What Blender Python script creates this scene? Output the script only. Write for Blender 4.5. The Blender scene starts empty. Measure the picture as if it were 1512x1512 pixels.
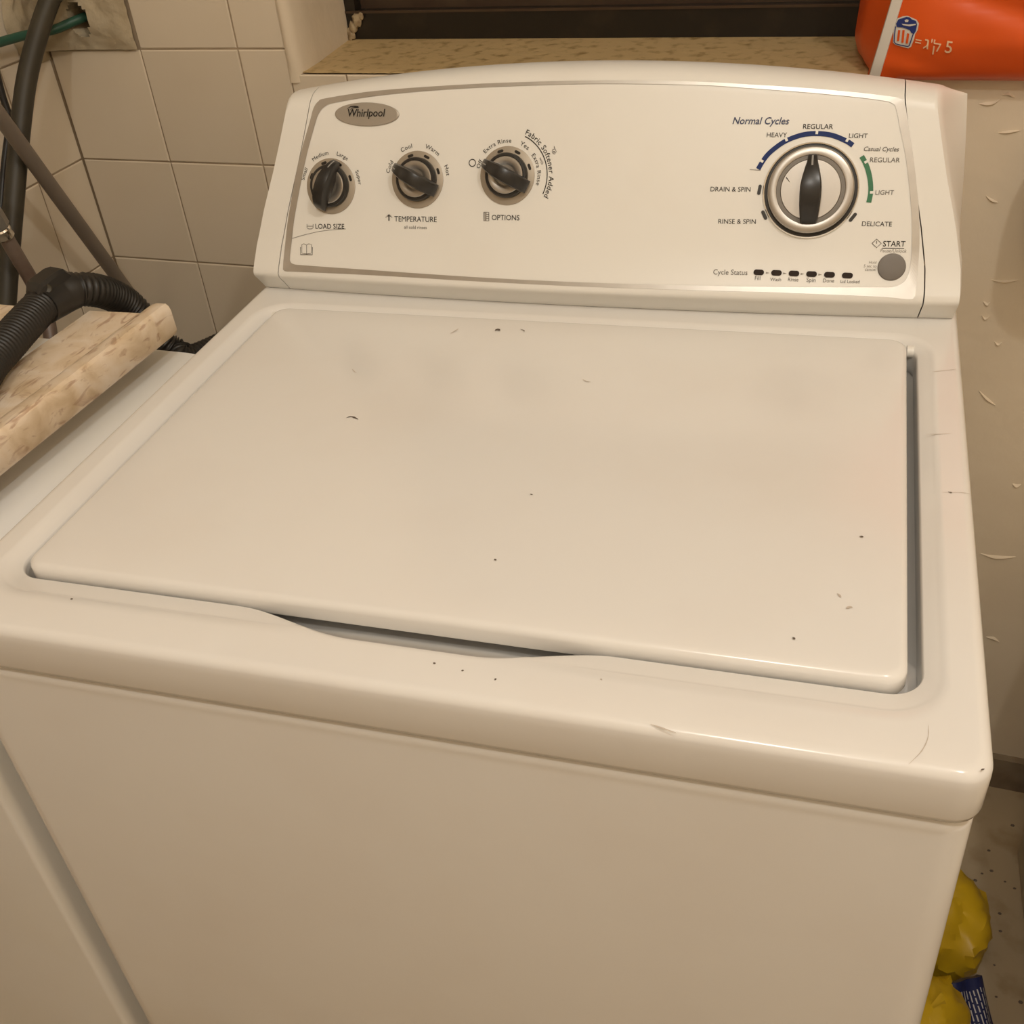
import bpy, math, random
from mathutils import Vector, Matrix, noise
random.seed(4)
scene = bpy.context.scene
COL = scene.collection

# ------------------------------------------------------------------ camera, world, lamp, exposure
FPX = 1606.93
CC = Vector((0.24708, -0.42069, 1.38747))
RW = [Vector((0.95774964, 0.27516037, -0.08368034)),      # camera right
      Vector((0.09739607, -0.58407298, -0.80583668)),     # camera down
      Vector((-0.27060974, 0.76363966, -0.58619523))]     # camera forward
cam_data = bpy.data.cameras.new('camera')
cam_data.sensor_width = 36.0
cam_data.lens = FPX / 1512 * 36.0
cam_data.clip_start = 0.02
cam = bpy.data.objects.new('camera', cam_data)
COL.objects.link(cam)
r, d, f = RW
cam.matrix_world = Matrix(((r.x, -d.x, -f.x, CC.x), (r.y, -d.y, -f.y, CC.y), (r.z, -d.z, -f.z, CC.z), (0, 0, 0, 1)))
scene.camera = cam

world = bpy.data.worlds.new('night')
scene.world = world
world.use_nodes = True
world.node_tree.nodes['Background'].inputs[0].default_value = (0.05, 0.035, 0.02, 1)
world.node_tree.nodes['Background'].inputs[1].default_value = 0.25

def bulb(name, loc, energy, size):
    lamp = bpy.data.lights.new(name, 'POINT')
    lamp.energy = energy
    lamp.color = (1.0, 0.965, 0.905)
    lamp.shadow_soft_size = size
    o = bpy.data.objects.new(name, lamp)
    o.location = loc
    COL.objects.link(o)
bulb('ceiling_lamp_right_offscreen', (0.74, -0.31, 2.35), 28.8, 0.035)        # main bulb, right of the washing machine
bulb('ceiling_lamp_front_offscreen', (0.17, -0.85, 2.38), 29.5, 0.045)        # second bulb

vs = scene.view_settings
vs.view_transform = 'Standard'
vs.look = 'None'
vs.exposure = -0.68
vs.gamma = 1.0
vs.use_curve_mapping = False

# ------------------------------------------------------------------ pixel helpers (1512 x 1512 frame)
def ray(u, v):
    return (RW[0] * ((u - 756) / FPX) + RW[1] * ((v - 756) / FPX) + RW[2]).normalized()
def onz(u, v, z):
    q = ray(u, v); return CC + q * ((z - CC.z) / q.z)
# room frame: origin in the tiled corner, s along the back wall, d into the back wall
PH = 0.0593
O = Vector((-0.8242, 0.9104, 0))
E1 = Vector((math.cos(PH), -math.sin(PH), 0)); E2 = Vector((math.sin(PH), math.cos(PH), 0))
def RM(s, d, z): return O + E1 * s + E2 * d + Vector((0, 0, z))
def to_room(P):
    q = P - O; return (q.dot(E1), q.dot(E2), P.z)
def ond(u, v, dd):
    q = ray(u, v); return CC + q * ((E2.dot(O) + dd - E2.dot(CC)) / E2.dot(q))
def ons(u, v, ss):
    q = ray(u, v); return CC + q * ((E1.dot(O) + ss - E1.dot(CC)) / E1.dot(q))

# ------------------------------------------------------------------ materials
def mat(name, col, rough=0.5, metal=0.0, spec=0.5, var=None, bump=None, rvar=None, coat=0.0, obj_rand=0.0):
    """var=(scale, colour2, amount, detail); bump=(scale, strength, distance); rvar=(scale, lo, hi)"""
    m = bpy.data.materials.new(name); m.use_nodes = True
    nt = m.node_tree; b = nt.nodes['Principled BSDF']
    b.inputs['Base Color'].default_value = (*col, 1)
    b.inputs['Roughness'].default_value = rough
    b.inputs['Metallic'].default_value = metal
    b.inputs['Specular IOR Level'].default_value = spec
    if coat: b.inputs['Coat Weight'].default_value = coat; b.inputs['Coat Roughness'].default_value = 0.05
    tc = nt.nodes.new('ShaderNodeTexCoord')
    last = None
    if var:
        n = nt.nodes.new('ShaderNodeTexNoise'); n.inputs['Scale'].default_value = var[0]
        n.inputs['Detail'].default_value = var[3] if len(var) > 3 else 4
        nt.links.new(tc.outputs['Object'], n.inputs['Vector'])
        rmp = nt.nodes.new('ShaderNodeValToRGB')
        lo, hi = var[4] if len(var) > 4 else (0.35, 0.7)
        rmp.color_ramp.elements[0].position = lo; rmp.color_ramp.elements[1].position = hi
        rmp.color_ramp.elements[0].color = (*col, 1)
        c2 = [col[i] * (1 - var[2]) + var[1][i] * var[2] for i in range(3)]
        rmp.color_ramp.elements[1].color = (*c2, 1)
        nt.links.new(n.outputs['Fac'], rmp.inputs['Fac']); last = rmp.outputs['Color']
    if obj_rand:
        oi = nt.nodes.new('ShaderNodeObjectInfo')
        mp = nt.nodes.new('ShaderNodeMapRange'); mp.inputs['To Min'].default_value = 1 - obj_rand; mp.inputs['To Max'].default_value = 1.0
        nt.links.new(oi.outputs['Random'], mp.inputs['Value'])
        mx = nt.nodes.new('ShaderNodeMix'); mx.data_type = 'RGBA'; mx.blend_type = 'MULTIPLY'; mx.inputs[0].default_value = 1
        if last: nt.links.new(last, mx.inputs[6])
        else: mx.inputs[6].default_value = (*col, 1)
        nt.links.new(mp.outputs['Result'], mx.inputs[7]); last = mx.outputs[2]
    if last: nt.links.new(last, b.inputs['Base Color'])
    if bump:
        n = nt.nodes.new('ShaderNodeTexNoise'); n.inputs['Scale'].default_value = bump[0]; n.inputs['Detail'].default_value = 5
        nt.links.new(tc.outputs['Object'], n.inputs['Vector'])
        bp = nt.nodes.new('ShaderNodeBump'); bp.inputs['Strength'].default_value = bump[1]; bp.inputs['Distance'].default_value = bump[2]
        nt.links.new(n.outputs['Fac'], bp.inputs['Height']); nt.links.new(bp.outputs['Normal'], b.inputs['Normal'])
    if rvar:
        n = nt.nodes.new('ShaderNodeTexNoise'); n.inputs['Scale'].default_value = rvar[0]; n.inputs['Detail'].default_value = 4
        nt.links.new(tc.outputs['Object'], n.inputs['Vector'])
        mp = nt.nodes.new('ShaderNodeMapRange'); mp.inputs['To Min'].default_value = rvar[1]; mp.inputs['To Max'].default_value = rvar[2]
        nt.links.new(n.outputs['Fac'], mp.inputs['Value']); nt.links.new(mp.outputs['Result'], b.inputs['Roughness'])
    return m

M = {}
M['enamel'] = mat('white_enamel', (0.83, 0.81, 0.78), 0.16, var=(7, (0.76, 0.70, 0.64), 0.35, 5, (0.45, 0.8)), rvar=(9, 0.10, 0.24))
M['plastic'] = mat('white_plastic', (0.84, 0.82, 0.77), 0.34, var=(9, (0.76, 0.70, 0.62), 0.3, 4, (0.5, 0.8)))
M['trim'] = mat('silver_trim', (0.50, 0.47, 0.43), 0.34, 0.75, var=(60, (0.58, 0.55, 0.5), 0.5, 2))
M['badge'] = mat('badge_silver', (0.42, 0.38, 0.325), 0.5, 0.6)
M['chrome'] = mat('chrome', (0.80, 0.77, 0.72), 0.14, 1.0)
M['brushed'] = mat('brushed_metal', (0.46, 0.43, 0.39), 0.36, 0.9, rvar=(300, 0.30, 0.42))
M['dullmetal'] = mat('dull_grey_metal', (0.36, 0.34, 0.31), 0.42, 0.7)
M['bezel'] = mat('bezel_champagne', (0.40, 0.345, 0.275), 0.45, 0.4)
M['black'] = mat('black_plastic', (0.022, 0.020, 0.018), 0.30)
M['ink'] = mat('print_black', (0.028, 0.024, 0.02), 0.7, spec=0.25)
M['inkgrey'] = mat('print_grey', (0.15, 0.135, 0.12), 0.7, spec=0.25)
M['inklight'] = mat('print_light_grey', (0.33, 0.30, 0.265), 0.7, spec=0.25)
M['inknavy'] = mat('print_navy', (0.035, 0.045, 0.11), 0.5)
M['inkblue'] = mat('print_blue', (0.014, 0.032, 0.14), 0.6, spec=0.3)
M['inkgreen'] = mat('print_green', (0.03, 0.17, 0.07), 0.45)
M['tick'] = mat('pointer_tick', (0.32, 0.31, 0.29), 0.5)
M['button'] = mat('start_button', (0.17, 0.15, 0.13), 0.5, 0.1, rvar=(120, 0.42, 0.6))
M['scuff'] = mat('scuff', (0.13, 0.10, 0.08), 0.7)
M['scuff_light'] = mat('scuff_faint', (0.58, 0.51, 0.44), 0.6)
M['tile'] = mat('glazed_tile', (0.80, 0.70, 0.56), 0.22, var=(3.0, (0.72, 0.60, 0.44), 0.6, 5), rvar=(5, 0.16, 0.34), obj_rand=0.07)
M['grout'] = mat('grout', (0.27, 0.20, 0.13), 0.9, var=(14, (0.46, 0.36, 0.25), 0.8, 4), bump=(60, 0.4, 0.002))
M['plaster'] = mat('painted_plaster', (0.80, 0.69, 0.535), 0.7, var=(6, (0.73, 0.61, 0.45), 0.6, 6), bump=(22, 0.35, 0.006))
M['patch'] = mat('rough_plaster', (0.52, 0.44, 0.31), 0.85, var=(24, (0.40, 0.31, 0.19), 0.8, 6), bump=(70, 0.6, 0.004))
M['ceiling'] = mat('ceiling_paint', (0.74, 0.68, 0.58), 0.9)
M['sill'] = mat('sill_stone', (0.56, 0.405, 0.20), 0.55, var=(60, (0.26, 0.17, 0.06), 0.9, 8, (0.52, 0.72)), bump=(45, 0.5, 0.003))
M['frame'] = mat('window_frame_black', (0.018, 0.014, 0.010), 0.35, 0.2, var=(20, (0.05, 0.035, 0.02), 0.6, 5, (0.55, 0.8)))
M['frame_brown'] = mat('window_sash_brown', (0.06, 0.035, 0.022), 0.4, 0.2, var=(15, (0.10, 0.07, 0.04), 0.5, 4))
M['sealant'] = mat('old_sealant', (0.50, 0.40, 0.25), 0.85, var=(60, (0.15, 0.08, 0.03), 0.9, 4))
M['orange'] = mat('orange_film', (0.80, 0.11, 0.012), 0.34, var=(8, (0.62, 0.07, 0.01), 0.5, 3))
M['bagwhite'] = mat('bag_white', (0.74, 0.70, 0.63), 0.5)
M['bagprint'] = mat('bag_cream_print', (0.86, 0.58, 0.36), 0.5)
M['bagblue'] = mat('bag_blue_print', (0.02, 0.04, 0.20), 0.45)
M['rubber'] = mat('black_rubber', (0.018, 0.016, 0.014), 0.42)
M['hosedark'] = mat('dark_hose', (0.035, 0.030, 0.020), 0.5, var=(20, (0.06, 0.05, 0.03), 0.6, 3))
M['conduit'] = mat('grey_pipe', (0.20, 0.165, 0.135), 0.45, var=(12, (0.26, 0.21, 0.165), 0.6, 4))
M['inlet'] = mat('brown_hose', (0.20, 0.15, 0.12), 0.4, var=(30, (0.12, 0.07, 0.05), 0.7, 3))
M['green'] = mat('green_hose', (0.03, 0.10, 0.065), 0.45)
M['yellow'] = mat('yellow_film', (0.66, 0.43, 0.015), 0.32, var=(14, (0.42, 0.26, 0.01), 0.7, 4))
M['bluefilm'] = mat('blue_film', (0.012, 0.018, 0.085), 0.35)
M['whiteline'] = mat('white_line_print', (0.55, 0.53, 0.52), 0.6)
M['floor'] = mat('floor_tile', (0.46, 0.37, 0.25), 0.5, var=(16, (0.28, 0.19, 0.10), 0.8, 8, (0.5, 0.72)))
M['baseboard'] = mat('baseboard', (0.30, 0.24, 0.17), 0.6, var=(20, (0.16, 0.11, 0.07), 0.8, 5))
M['appliance'] = mat('appliance_white', (0.88, 0.875, 0.86), 0.3, var=(5, (0.82, 0.79, 0.70), 0.4, 3))
M['cabinet'] = mat('beige_laminate', (0.56, 0.48, 0.36), 0.45)
M['led'] = mat('led_lens', (0.028, 0.018, 0.014), 0.6, spec=0.2)
M['groove'] = mat('knob_groove', (0.20, 0.18, 0.155), 0.5, 0.2)

def travertine():
    m = bpy.data.materials.new('pink_beige_marble'); m.use_nodes = True
    nt = m.node_tree; b = nt.nodes['Principled BSDF']; L = nt.links.new
    tc = nt.nodes.new('ShaderNodeTexCoord')
    n = nt.nodes.new('ShaderNodeTexNoise'); n.inputs['Scale'].default_value = 28; n.inputs['Detail'].default_value = 9; n.inputs['Distortion'].default_value = 0.8
    L(tc.outputs['Object'], n.inputs['Vector'])
    rp = nt.nodes.new('ShaderNodeValToRGB'); e = rp.color_ramp.elements
    e[0].position = 0.28; e[0].color = (0.62, 0.46, 0.28, 1); e[1].position = 0.72; e[1].color = (0.88, 0.76, 0.63, 1)
    x = e.new(0.5); x.color = (0.80, 0.65, 0.48, 1)
    L(n.outputs['Fac'], rp.inputs['Fac'])
    n2 = nt.nodes.new('ShaderNodeTexNoise'); n2.inputs['Scale'].default_value = 75; n2.inputs['Detail'].default_value = 6; n2.inputs['Distortion'].default_value = 1.6
    mp = nt.nodes.new('ShaderNodeMapping'); mp.inputs['Scale'].default_value = (1, 0.35, 1); mp.inputs['Rotation'].default_value = (0.3, 0.2, 0.9)
    L(tc.outputs['Object'], mp.inputs['Vector']); L(mp.outputs['Vector'], n2.inputs['Vector'])
    r2 = nt.nodes.new('ShaderNodeValToRGB'); e = r2.color_ramp.elements
    e[0].position = 0.34; e[0].color = (1, 1, 1, 1); e[1].position = 0.44; e[1].color = (0, 0, 0, 1)
    L(n2.outputs['Fac'], r2.inputs['Fac'])
    mx = nt.nodes.new('ShaderNodeMix'); mx.data_type = 'RGBA'
    mul = nt.nodes.new('ShaderNodeMath'); mul.operation = 'MULTIPLY'; mul.inputs[1].default_value = 0.62
    L(r2.outputs['Color'], mul.inputs[0]); L(mul.outputs[0], mx.inputs[0])
    L(rp.outputs['Color'], mx.inputs[6]); mx.inputs[7].default_value = (0.40, 0.22, 0.13, 1)
    L(mx.outputs[2], b.inputs['Base Color'])
    b.inputs['Roughness'].default_value = 0.35
    bp = nt.nodes.new('ShaderNodeBump'); bp.inputs['Strength'].default_value = 0.25; bp.inputs['Distance'].default_value = 0.002
    L(n2.outputs['Fac'], bp.inputs['Height']); L(bp.outputs['Normal'], b.inputs['Normal'])
    return m
M['marble'] = travertine()
gl = bpy.data.materials.new('window_glass'); gl.use_nodes = True
gb = gl.node_tree.nodes['Principled BSDF']
gb.inputs['Base Color'].default_value = (0.85, 0.82, 0.74, 1); gb.inputs['Roughness'].default_value = 0.03
gb.inputs['Transmission Weight'].default_value = 1.0; gb.inputs['IOR'].default_value = 1.45
M['glass'] = gl

# ------------------------------------------------------------------ mesh helpers
def link(name, me, material, parent=None, smooth=True, angle=40):
    if material and not me.materials: me.materials.append(material)
    o = bpy.data.objects.new(name, me); COL.objects.link(o)
    if parent is not None:
        o.parent = parent
        o.matrix_parent_inverse = Matrix.Translation(-PLOC.get(parent.name, Vector((0, 0, 0))))
    if smooth and len(me.polygons):
        me.polygons.foreach_set('use_smooth', [True] * len(me.polygons))
        if angle is not None:
            me.set_sharp_from_angle(angle=math.radians(angle))
    return o
PLOC = {}
def mk(name, verts, faces, material, parent=None, smooth=True, angle=40):
    me = bpy.data.meshes.new(name)
    me.from_pydata([tuple(v) for v in verts], [], faces); me.validate(); me.update()
    return link(name, me, material, parent, smooth, angle)
def tag(o, label, cat, group=None):
    o['label'] = label; o['category'] = cat
    if group: o['group'] = group
    return o
def structure(o, label=None):
    o['kind'] = 'structure'
    if label: o['label'] = label
    return o
def empty(name, loc, label, cat):
    o = bpy.data.objects.new(name, None); COL.objects.link(o); o.location = loc; o.empty_display_size = 0.05
    PLOC[o.name] = Vector(loc)
    return tag(o, label, cat)

class MB:
    def __init__(s): s.v = []; s.f = []
    def add(s, vs, fs):
        b = len(s.v); s.v += [tuple(v) for v in vs]; s.f += [tuple(i + b for i in q) for q in fs]; return s
    def loops(s, loops, close=True, cap0=False, cap1=False):
        b = len(s.v); n = len(loops[0])
        for l in loops: s.v += [tuple(p) for p in l]
        for k in range(len(loops) - 1):
            for i in range(n if close else n - 1):
                j = (i + 1) % n
                s.f.append((b + k * n + i, b + k * n + j, b + (k + 1) * n + j, b + (k + 1) * n + i))
        if cap0: s.f.append(tuple(b + i for i in reversed(range(n))))
        if cap1: s.f.append(tuple(b + (len(loops) - 1) * n + i for i in range(n)))
        return s
    def box(s, fn, a0, a1, b0, b1, c0, c1):
        P = [fn(a, b, c) for c in (c0, c1) for b in (b0, b1) for a in (a0, a1)]
        return s.add(P, [(0, 2, 3, 1), (4, 5, 7, 6), (0, 1, 5, 4), (2, 6, 7, 3), (0, 4, 6, 2), (1, 3, 7, 5)])
    def build(s, name, material, parent=None, smooth=True, angle=40):
        return mk(name, s.v, s.f, material, parent, smooth, angle)

def rrect(x0, x1, y0, y1, r, nc=8, nx=10, ny=10, frontfn=None):
    """counter-clockwise from the front-left, equal counts for every call"""
    P = []
    def arc(cx, cy, a0):
        for i in range(nc): 
            a = a0 + (math.pi / 2) * i / nc
            P.append((cx + r * math.cos(a), cy + r * math.sin(a)))
    def seg(a, b, n):
        for i in range(n): t = i / n; P.append((a[0] + (b[0] - a[0]) * t, a[1] + (b[1] - a[1]) * t))
    arc(x0 + r, y0 + r, math.pi); seg((x0 + r, y0), (x1 - r, y0), nx)
    arc(x1 - r, y0 + r, -math.pi / 2); seg((x1, y0 + r), (x1, y1 - r), ny)
    arc(x1 - r, y1 - r, 0); seg((x1 - r, y1), (x0 + r, y1), nx)
    arc(x0 + r, y1 - r, math.pi / 2); seg((x0, y1 - r), (x0, y0 + r), ny)
    return P

def catmull(pts, n):
    pts = [Vector(p) for p in pts]; out = []
    P = [pts[0] * 2 - pts[1]] + pts + [pts[-1] * 2 - pts[-2]]
    dense = []
    for i in range(1, len(P) - 2):
        for k in range(24):
            t = k / 24; a, b, c, e = P[i - 1], P[i], P[i + 1], P[i + 2]
            dense.append(0.5 * ((2 * b) + (c - a) * t + (2 * a - 5 * b + 4 * c - e) * t * t + (3 * b - a - 3 * c + e) * t ** 3))
    dense.append(pts[-1])
    L = [0]
    for i in range(1, len(dense)): L.append(L[-1] + (dense[i] - dense[i - 1]).length)
    j = 0
    for k in range(n):
        s = L[-1] * k / (n - 1)
        while j < len(L) - 2 and L[j + 1] < s: j += 1
        t = (s - L[j]) / max(1e-9, L[j + 1] - L[j]); out.append(dense[j].lerp(dense[j + 1], min(1, t)))
    return out

def tube(path, radius, sides=14, caps=True):
    """path: list of Vector; radius: number or list"""
    mb = MB(); loops = []; n = len(path)
    up = Vector((0.3, 0.2, 1)).normalized(); prev = None
    for i, p in enumerate(path):
        t = (path[min(n - 1, i + 1)] - path[max(0, i - 1)]).normalized()
        if prev is None: nrm = (up - t * up.dot(t)).normalized()
        else: nrm = (prev - t * prev.dot(t)).normalized()
        prev = nrm; bi = t.cross(nrm); rr = radius[i] if isinstance(radius, list) else radius
        loops.append([p + (nrm * math.cos(a) + bi * math.sin(a)) * rr for a in [2 * math.pi * k / sides for k in range(sides)]])
    return mb.loops(loops, True, caps, caps)

XYZ = lambda a, b, c: Vector((a, b, c))

# ------------------------------------------------------------------ the room
TL = 0.15
S_END = 0.90                                     # tiles end here, plaster goes on
W0, W1, SILL, LINTEL = 0.385, 1.47, 1.049, 1.95  # window opening
ROOM_S, ROOM_D, ROOM_H = 2.3, -2.6, 2.70

mb = MB()
mb.box(RM, -0.12, 2.42, -2.72, 0.30, -0.08, 0.0)
structure(mb.build('floor', M['floor'], smooth=False), 'beige speckled floor')
structure(MB().box(RM, -0.12, 2.42, -2.72, 0.30, ROOM_H, ROOM_H + 0.1).build('ceiling', M['ceiling'], smooth=False))

# back wall: grout bed behind the tiles on the left, painted plaster on the right, a window opening
TG = 0.0016
mb = MB()
HS0, HS1, HZ0, HZ1 = 0.052, 0.096, 1.092, 1.144              # cavity behind the pipe hole
mb.box(RM, -0.12, HS0, TG, 0.17, 0, ROOM_H)                 # pier left of the window
mb.box(RM, HS1, 0.37, TG, 0.17, 0, ROOM_H)
mb.box(RM, HS0, HS1, TG, 0.17, 0, HZ0)
mb.box(RM, HS0, HS1, TG, 0.17, HZ1, ROOM_H)
mb.box(RM, HS0, HS1, 0.09, 0.17, HZ0, HZ1)
mb.box(RM, 0.37, S_END, TG, 0.17, 0, SILL - 0.03)           # under the sill, tiled
mb.box(RM, 0.37, S_END, TG, 0.0075, SILL - 0.03, SILL - 0.002)
wall_back = mb.build('wall_back', M['grout'], smooth=False); structure(wall_back, 'back wall, white tiles on the left and plaster on the right')
mb = MB()
mb.box(RM, S_END, W1, 0, 0.17, 0, SILL - 0.03)
mb.box(RM, S_END, W1, 0, 0.0075, SILL - 0.03, SILL - 0.0012)
mb.box(RM, W1, 2.42, 0, 0.17, 0, ROOM_H)
mb.box(RM, 0.37, W1, 0.0, 0.17, LINTEL, ROOM_H)
mb.build('plaster_face', M['plaster'], wall_back, smooth=False)
# plastered reveal with a rounded, slightly ragged edge
prof = [(0.369, 0.003), (0.371, -0.002), (0.377, -0.003), (0.383, 0.0), (0.387, 0.008), (0.385, 0.05), (0.372, 0.172), (0.36, 0.172)]
loops = []
for k in range(46):
    z = SILL - 0.012 + (LINTEL - SILL) * (k / 45)
    w = 0.004 * noise.noise(Vector((3.1, 0.2, z * 28))) + 0.003 * noise.noise(Vector((8, 1, z * 90)))
    loops.append([RM(s + (w if 1 < i < 6 else 0), dd, z) for i, (s, dd) in enumerate(prof)])
MB().loops(loops, True, True, True).build('window_reveal', M['plaster'], wall_back, angle=60)

# left wall
structure(MB().box(RM, -0.12, -TG, -2.72, TG, 0, ROOM_H).build('wall_left', M['grout'], smooth=False), 'left wall covered in white tiles')
wall_left = bpy.data.objects['wall_left']
structure(MB().box(RM, ROOM_S, ROOM_S + 0.1, -2.72, 0.0, 0, ROOM_H).build('wall_right', M['plaster'], smooth=False))
structure(MB().box(RM, -0.12, ROOM_S, ROOM_D - 0.1, ROOM_D, 0, ROOM_H).build('wall_front', M['plaster'], smooth=False))

# tiles: shared bevelled slabs, one object each
tile_cache = {}
def tile_mesh(w, h):
    key = (round(w, 4), round(h, 4))
    if key not in tile_cache:
        g = 0.0009; b = 0.0014; t = 0.0062
        mb = MB()
        L0 = [(g, t, g), (w - g, t, g), (w - g, t, h - g), (g, t, h - g)]
        L1 = [(g, b, g), (w - g, b, g), (w - g, b, h - g), (g, b, h - g)]
        L2 = [(g + b, 0.0002, g + b), (w - g - b, 0.0002, g + b), (w - g - b, 0.0002, h - g - b), (g + b, 0.0002, h - g - b)]
        mb.loops([L0, L1, L2], True, True, True)
        me = bpy.data.meshes.new('tile'); me.from_pydata(mb.v, [], mb.f); me.validate(); me.update()
        me.materials.append(M['tile']); tile_cache[key] = me
    return tile_cache[key]
def put_tile(parent, P, rz, w, h):
    me = tile_mesh(w, h)
    o = bpy.data.objects.new('tile', me); COL.objects.link(o); o.parent = parent
    jx = random.uniform(-0.004, 0.004); jz = random.uniform(-0.004, 0.004)
    o.location = P; o.rotation_euler = (jx, 0, rz + jz)
ZL = 1.0775
rows = [(ZL + k * TL) for k in range(-7, 6)]
for j in range(6):
    for zb in rows:
        zt = zb + TL; w = TL; s0 = j * TL; z0 = max(zb, 0.06)
        if j == 0 and abs(zb - ZL) < 0.01: continue              # the broken-out tile
        if zb >= ROOM_H - 0.16: continue
        h = zt - z0
        if s0 + TL > 0.37:
            if j == 2 and zb > SILL - 0.06: w = 0.37 - s0
            elif zb > SILL - 0.06: continue
            if j >= 3 and zt > SILL - 0.002: h = SILL - 0.0015 - z0
            if j == 2 and zb < SILL and zt > SILL:
                put_tile(wall_back, RM(s0, 0, z0), -PH, 0.07, TL)
                put_tile(wall_back, RM(s0 + 0.07, 0, z0), -PH, 0.08, SILL - 0.0015 - z0); continue
        if h < 0.02: continue
        put_tile(wall_back, RM(s0, 0, z0), -PH, w, h)
# strip of tile left of the window edge in the row that meets the sill
# left wall: a cut column first, then full tiles, as far as the photograph can see
cols = [(0.0, 0.0965)] + [(0.0965 + k * TL, TL) for k in range(6)]
for dd, w in cols:
    for zb in rows:
        if zb >= ROOM_H - 0.16: continue
        z0 = max(zb, 0.06)
        put_tile(wall_left, RM(0, -dd - w, z0), math.pi / 2 - PH, w, zb + TL - z0)

# rough plaster patch with the pipe hole, in place of the broken-out tile
hs, hz = 0.074, 1.118
n = 34; V = []; F = []
for i in range(n + 1):
    for j in range(n + 1):
        s = 0.001 + 0.148 * i / n; z = ZL + 0.001 + 0.148 * j / n
        e = min(i, j, n - i, n - j) / n
        dd = -0.004 - 0.010 * min(1, e * 6) * (0.7 + 0.6 * noise.noise(Vector((s * 30, z * 30, 1)))) - 0.002 * noise.noise(Vector((s * 110, z * 110, 4)))
        dd -= 0.010 * max(0, 1 - s / 0.05)
        q = math.hypot((s - hs) * 1.0, (z - hz) * 0.85)
        if q < 0.016: dd = 0.060
        V.append(RM(s, dd if q < 0.016 else min(dd, 0.0012), z))
for i in range(n):
    for j in range(n):
        a = i * (n + 1) + j; F.append((a, a + n + 1, a + n + 2, a + 1))
mk('plaster_patch', V, F, M['patch'], wall_back, angle=70)
# mortar lump spilling onto the left wall
n = 16; V = []; F = []
for i in range(n + 1):
    for j in range(n + 1):
        a = i / n; b = j / n
        e = min(1, min(a, b, 1 - a, 1 - b) * 5)
        V.append(RM(0.001 + e * (0.008 + 0.007 * noise.noise(Vector((a * 6, b * 6, 2)))), -0.002 - 0.085 * a * (0.7 + 0.3 * noise.noise(Vector((b * 4, 1, 1)))), ZL - 0.012 + 0.15 * b))
for i in range(n):
    for j in range(n):
        q = i * (n + 1) + j; F.append((q, q + n + 1, q + n + 2, q + 1))
mk('plaster_patch', V, F, M['patch'], wall_left, angle=70)

# window sill slab with a chipped front edge
mb = MB(); loops = []
N = 160
for k in range(N + 1):
    s = 0.372 + (W1 - 0.372) * k / N
    c = 0.0035 * noise.noise(Vector((s * 40, 5, 1))) + 0.002 * noise.noise(Vector((s * 120, 2, 7)))
    c2 = 0.0025 * noise.noise(Vector((s * 55, 9, 3)))
    loops.append([RM(s, 0.172, SILL - 0.0295), RM(s, 0.0080, SILL - 0.0295), RM(s, 0.0080, SILL - 0.006), RM(s, 0.0078, SILL - 0.0008), RM(s, 0.0022 + c2 + c, SILL - 0.0006), RM(s, 0.0045 + c2 + c, SILL + 0.0004), RM(s, 0.02, SILL), RM(s, 0.172, SILL)])
mb.loops(loops, True, True, True)
sill = structure(mb.build('trim_1', M['sill'], angle=50), 'brown stone window sill with a chipped front edge')

# window: bottom rail, jamb, sashes, panes
win = structure(MB().box(RM, 0.366, W1, 0.168, 0.235, SILL - 0.002, SILL + 0.0355).build('window_1', M['frame'], smooth=False), 'black metal sliding window')
MB().box(RM, 0.366, W1, 0.1665, 0.171, SILL + 0.0335, SILL + 0.0365).build('rail_lip', M['frame_brown'], win, smooth=False)
MB().box(RM, 0.366, W1, 0.187, 0.191, SILL + 0.0355, SILL + 0.047).build('track', M['frame_brown'], win, smooth=False)
for (a, b, dd) in ((0.366, 0.93, 0.193), (0.88, W1, 0.213)):
    MB().box(RM, a + 0.022, b, dd, dd + 0.018, SILL + 0.0375, SILL + 0.085).build('sash_rail', M['frame_brown'], win, smooth=False)
    MB().box(RM, b - 0.04, b, dd + 0.0002, dd + 0.0182, SILL + 0.085, LINTEL - 0.02).build('sash_stile', M['frame'], win, smooth=False)
    MB().box(RM, a + 0.02, b - 0.04, dd + 0.007, dd + 0.011, SILL + 0.08, LINTEL - 0.02).build('pane', M['glass'], win, smooth=False)
mb = MB()
mb.box(RM, 0.364, 0.388, 0.1683, 0.235, SILL + 0.0355, LINTEL)
mb.build('jamb', M['frame'], win, smooth=False)
for (px, py, rr) in ((521, 40, 0.006), (527, 30, 0.007), (519, 52, 0.006), (533, 24, 0.004), (515, 47, 0.0045)):
    P = ond(px, py, 0.165); mbv = []; fs = []
    loops = []
    for a in range(1, 6):
        th = math.pi * a / 6
        loops.append([P + (E1 * math.cos(p) * math.sin(th) + E2 * 0.7 * math.sin(p) * math.sin(th) + Vector((0, 0, 1.3 * math.cos(th)))) * rr * (1 + 0.5 * noise.noise(Vector((px + math.cos(p) * 2, py + math.sin(p) * 2, a)))) for p in [k * math.pi / 5 for k in range(10)]])
    MB().loops(loops, True, True, True).build('sealant_crumb', M['sealant'], win)

# baseboard under the plaster wall
structure(MB().box(RM, S_END, 2.3, -0.012, 0.0, 0, 0.062).build('baseboard_back', M['baseboard'], smooth=False))

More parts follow.
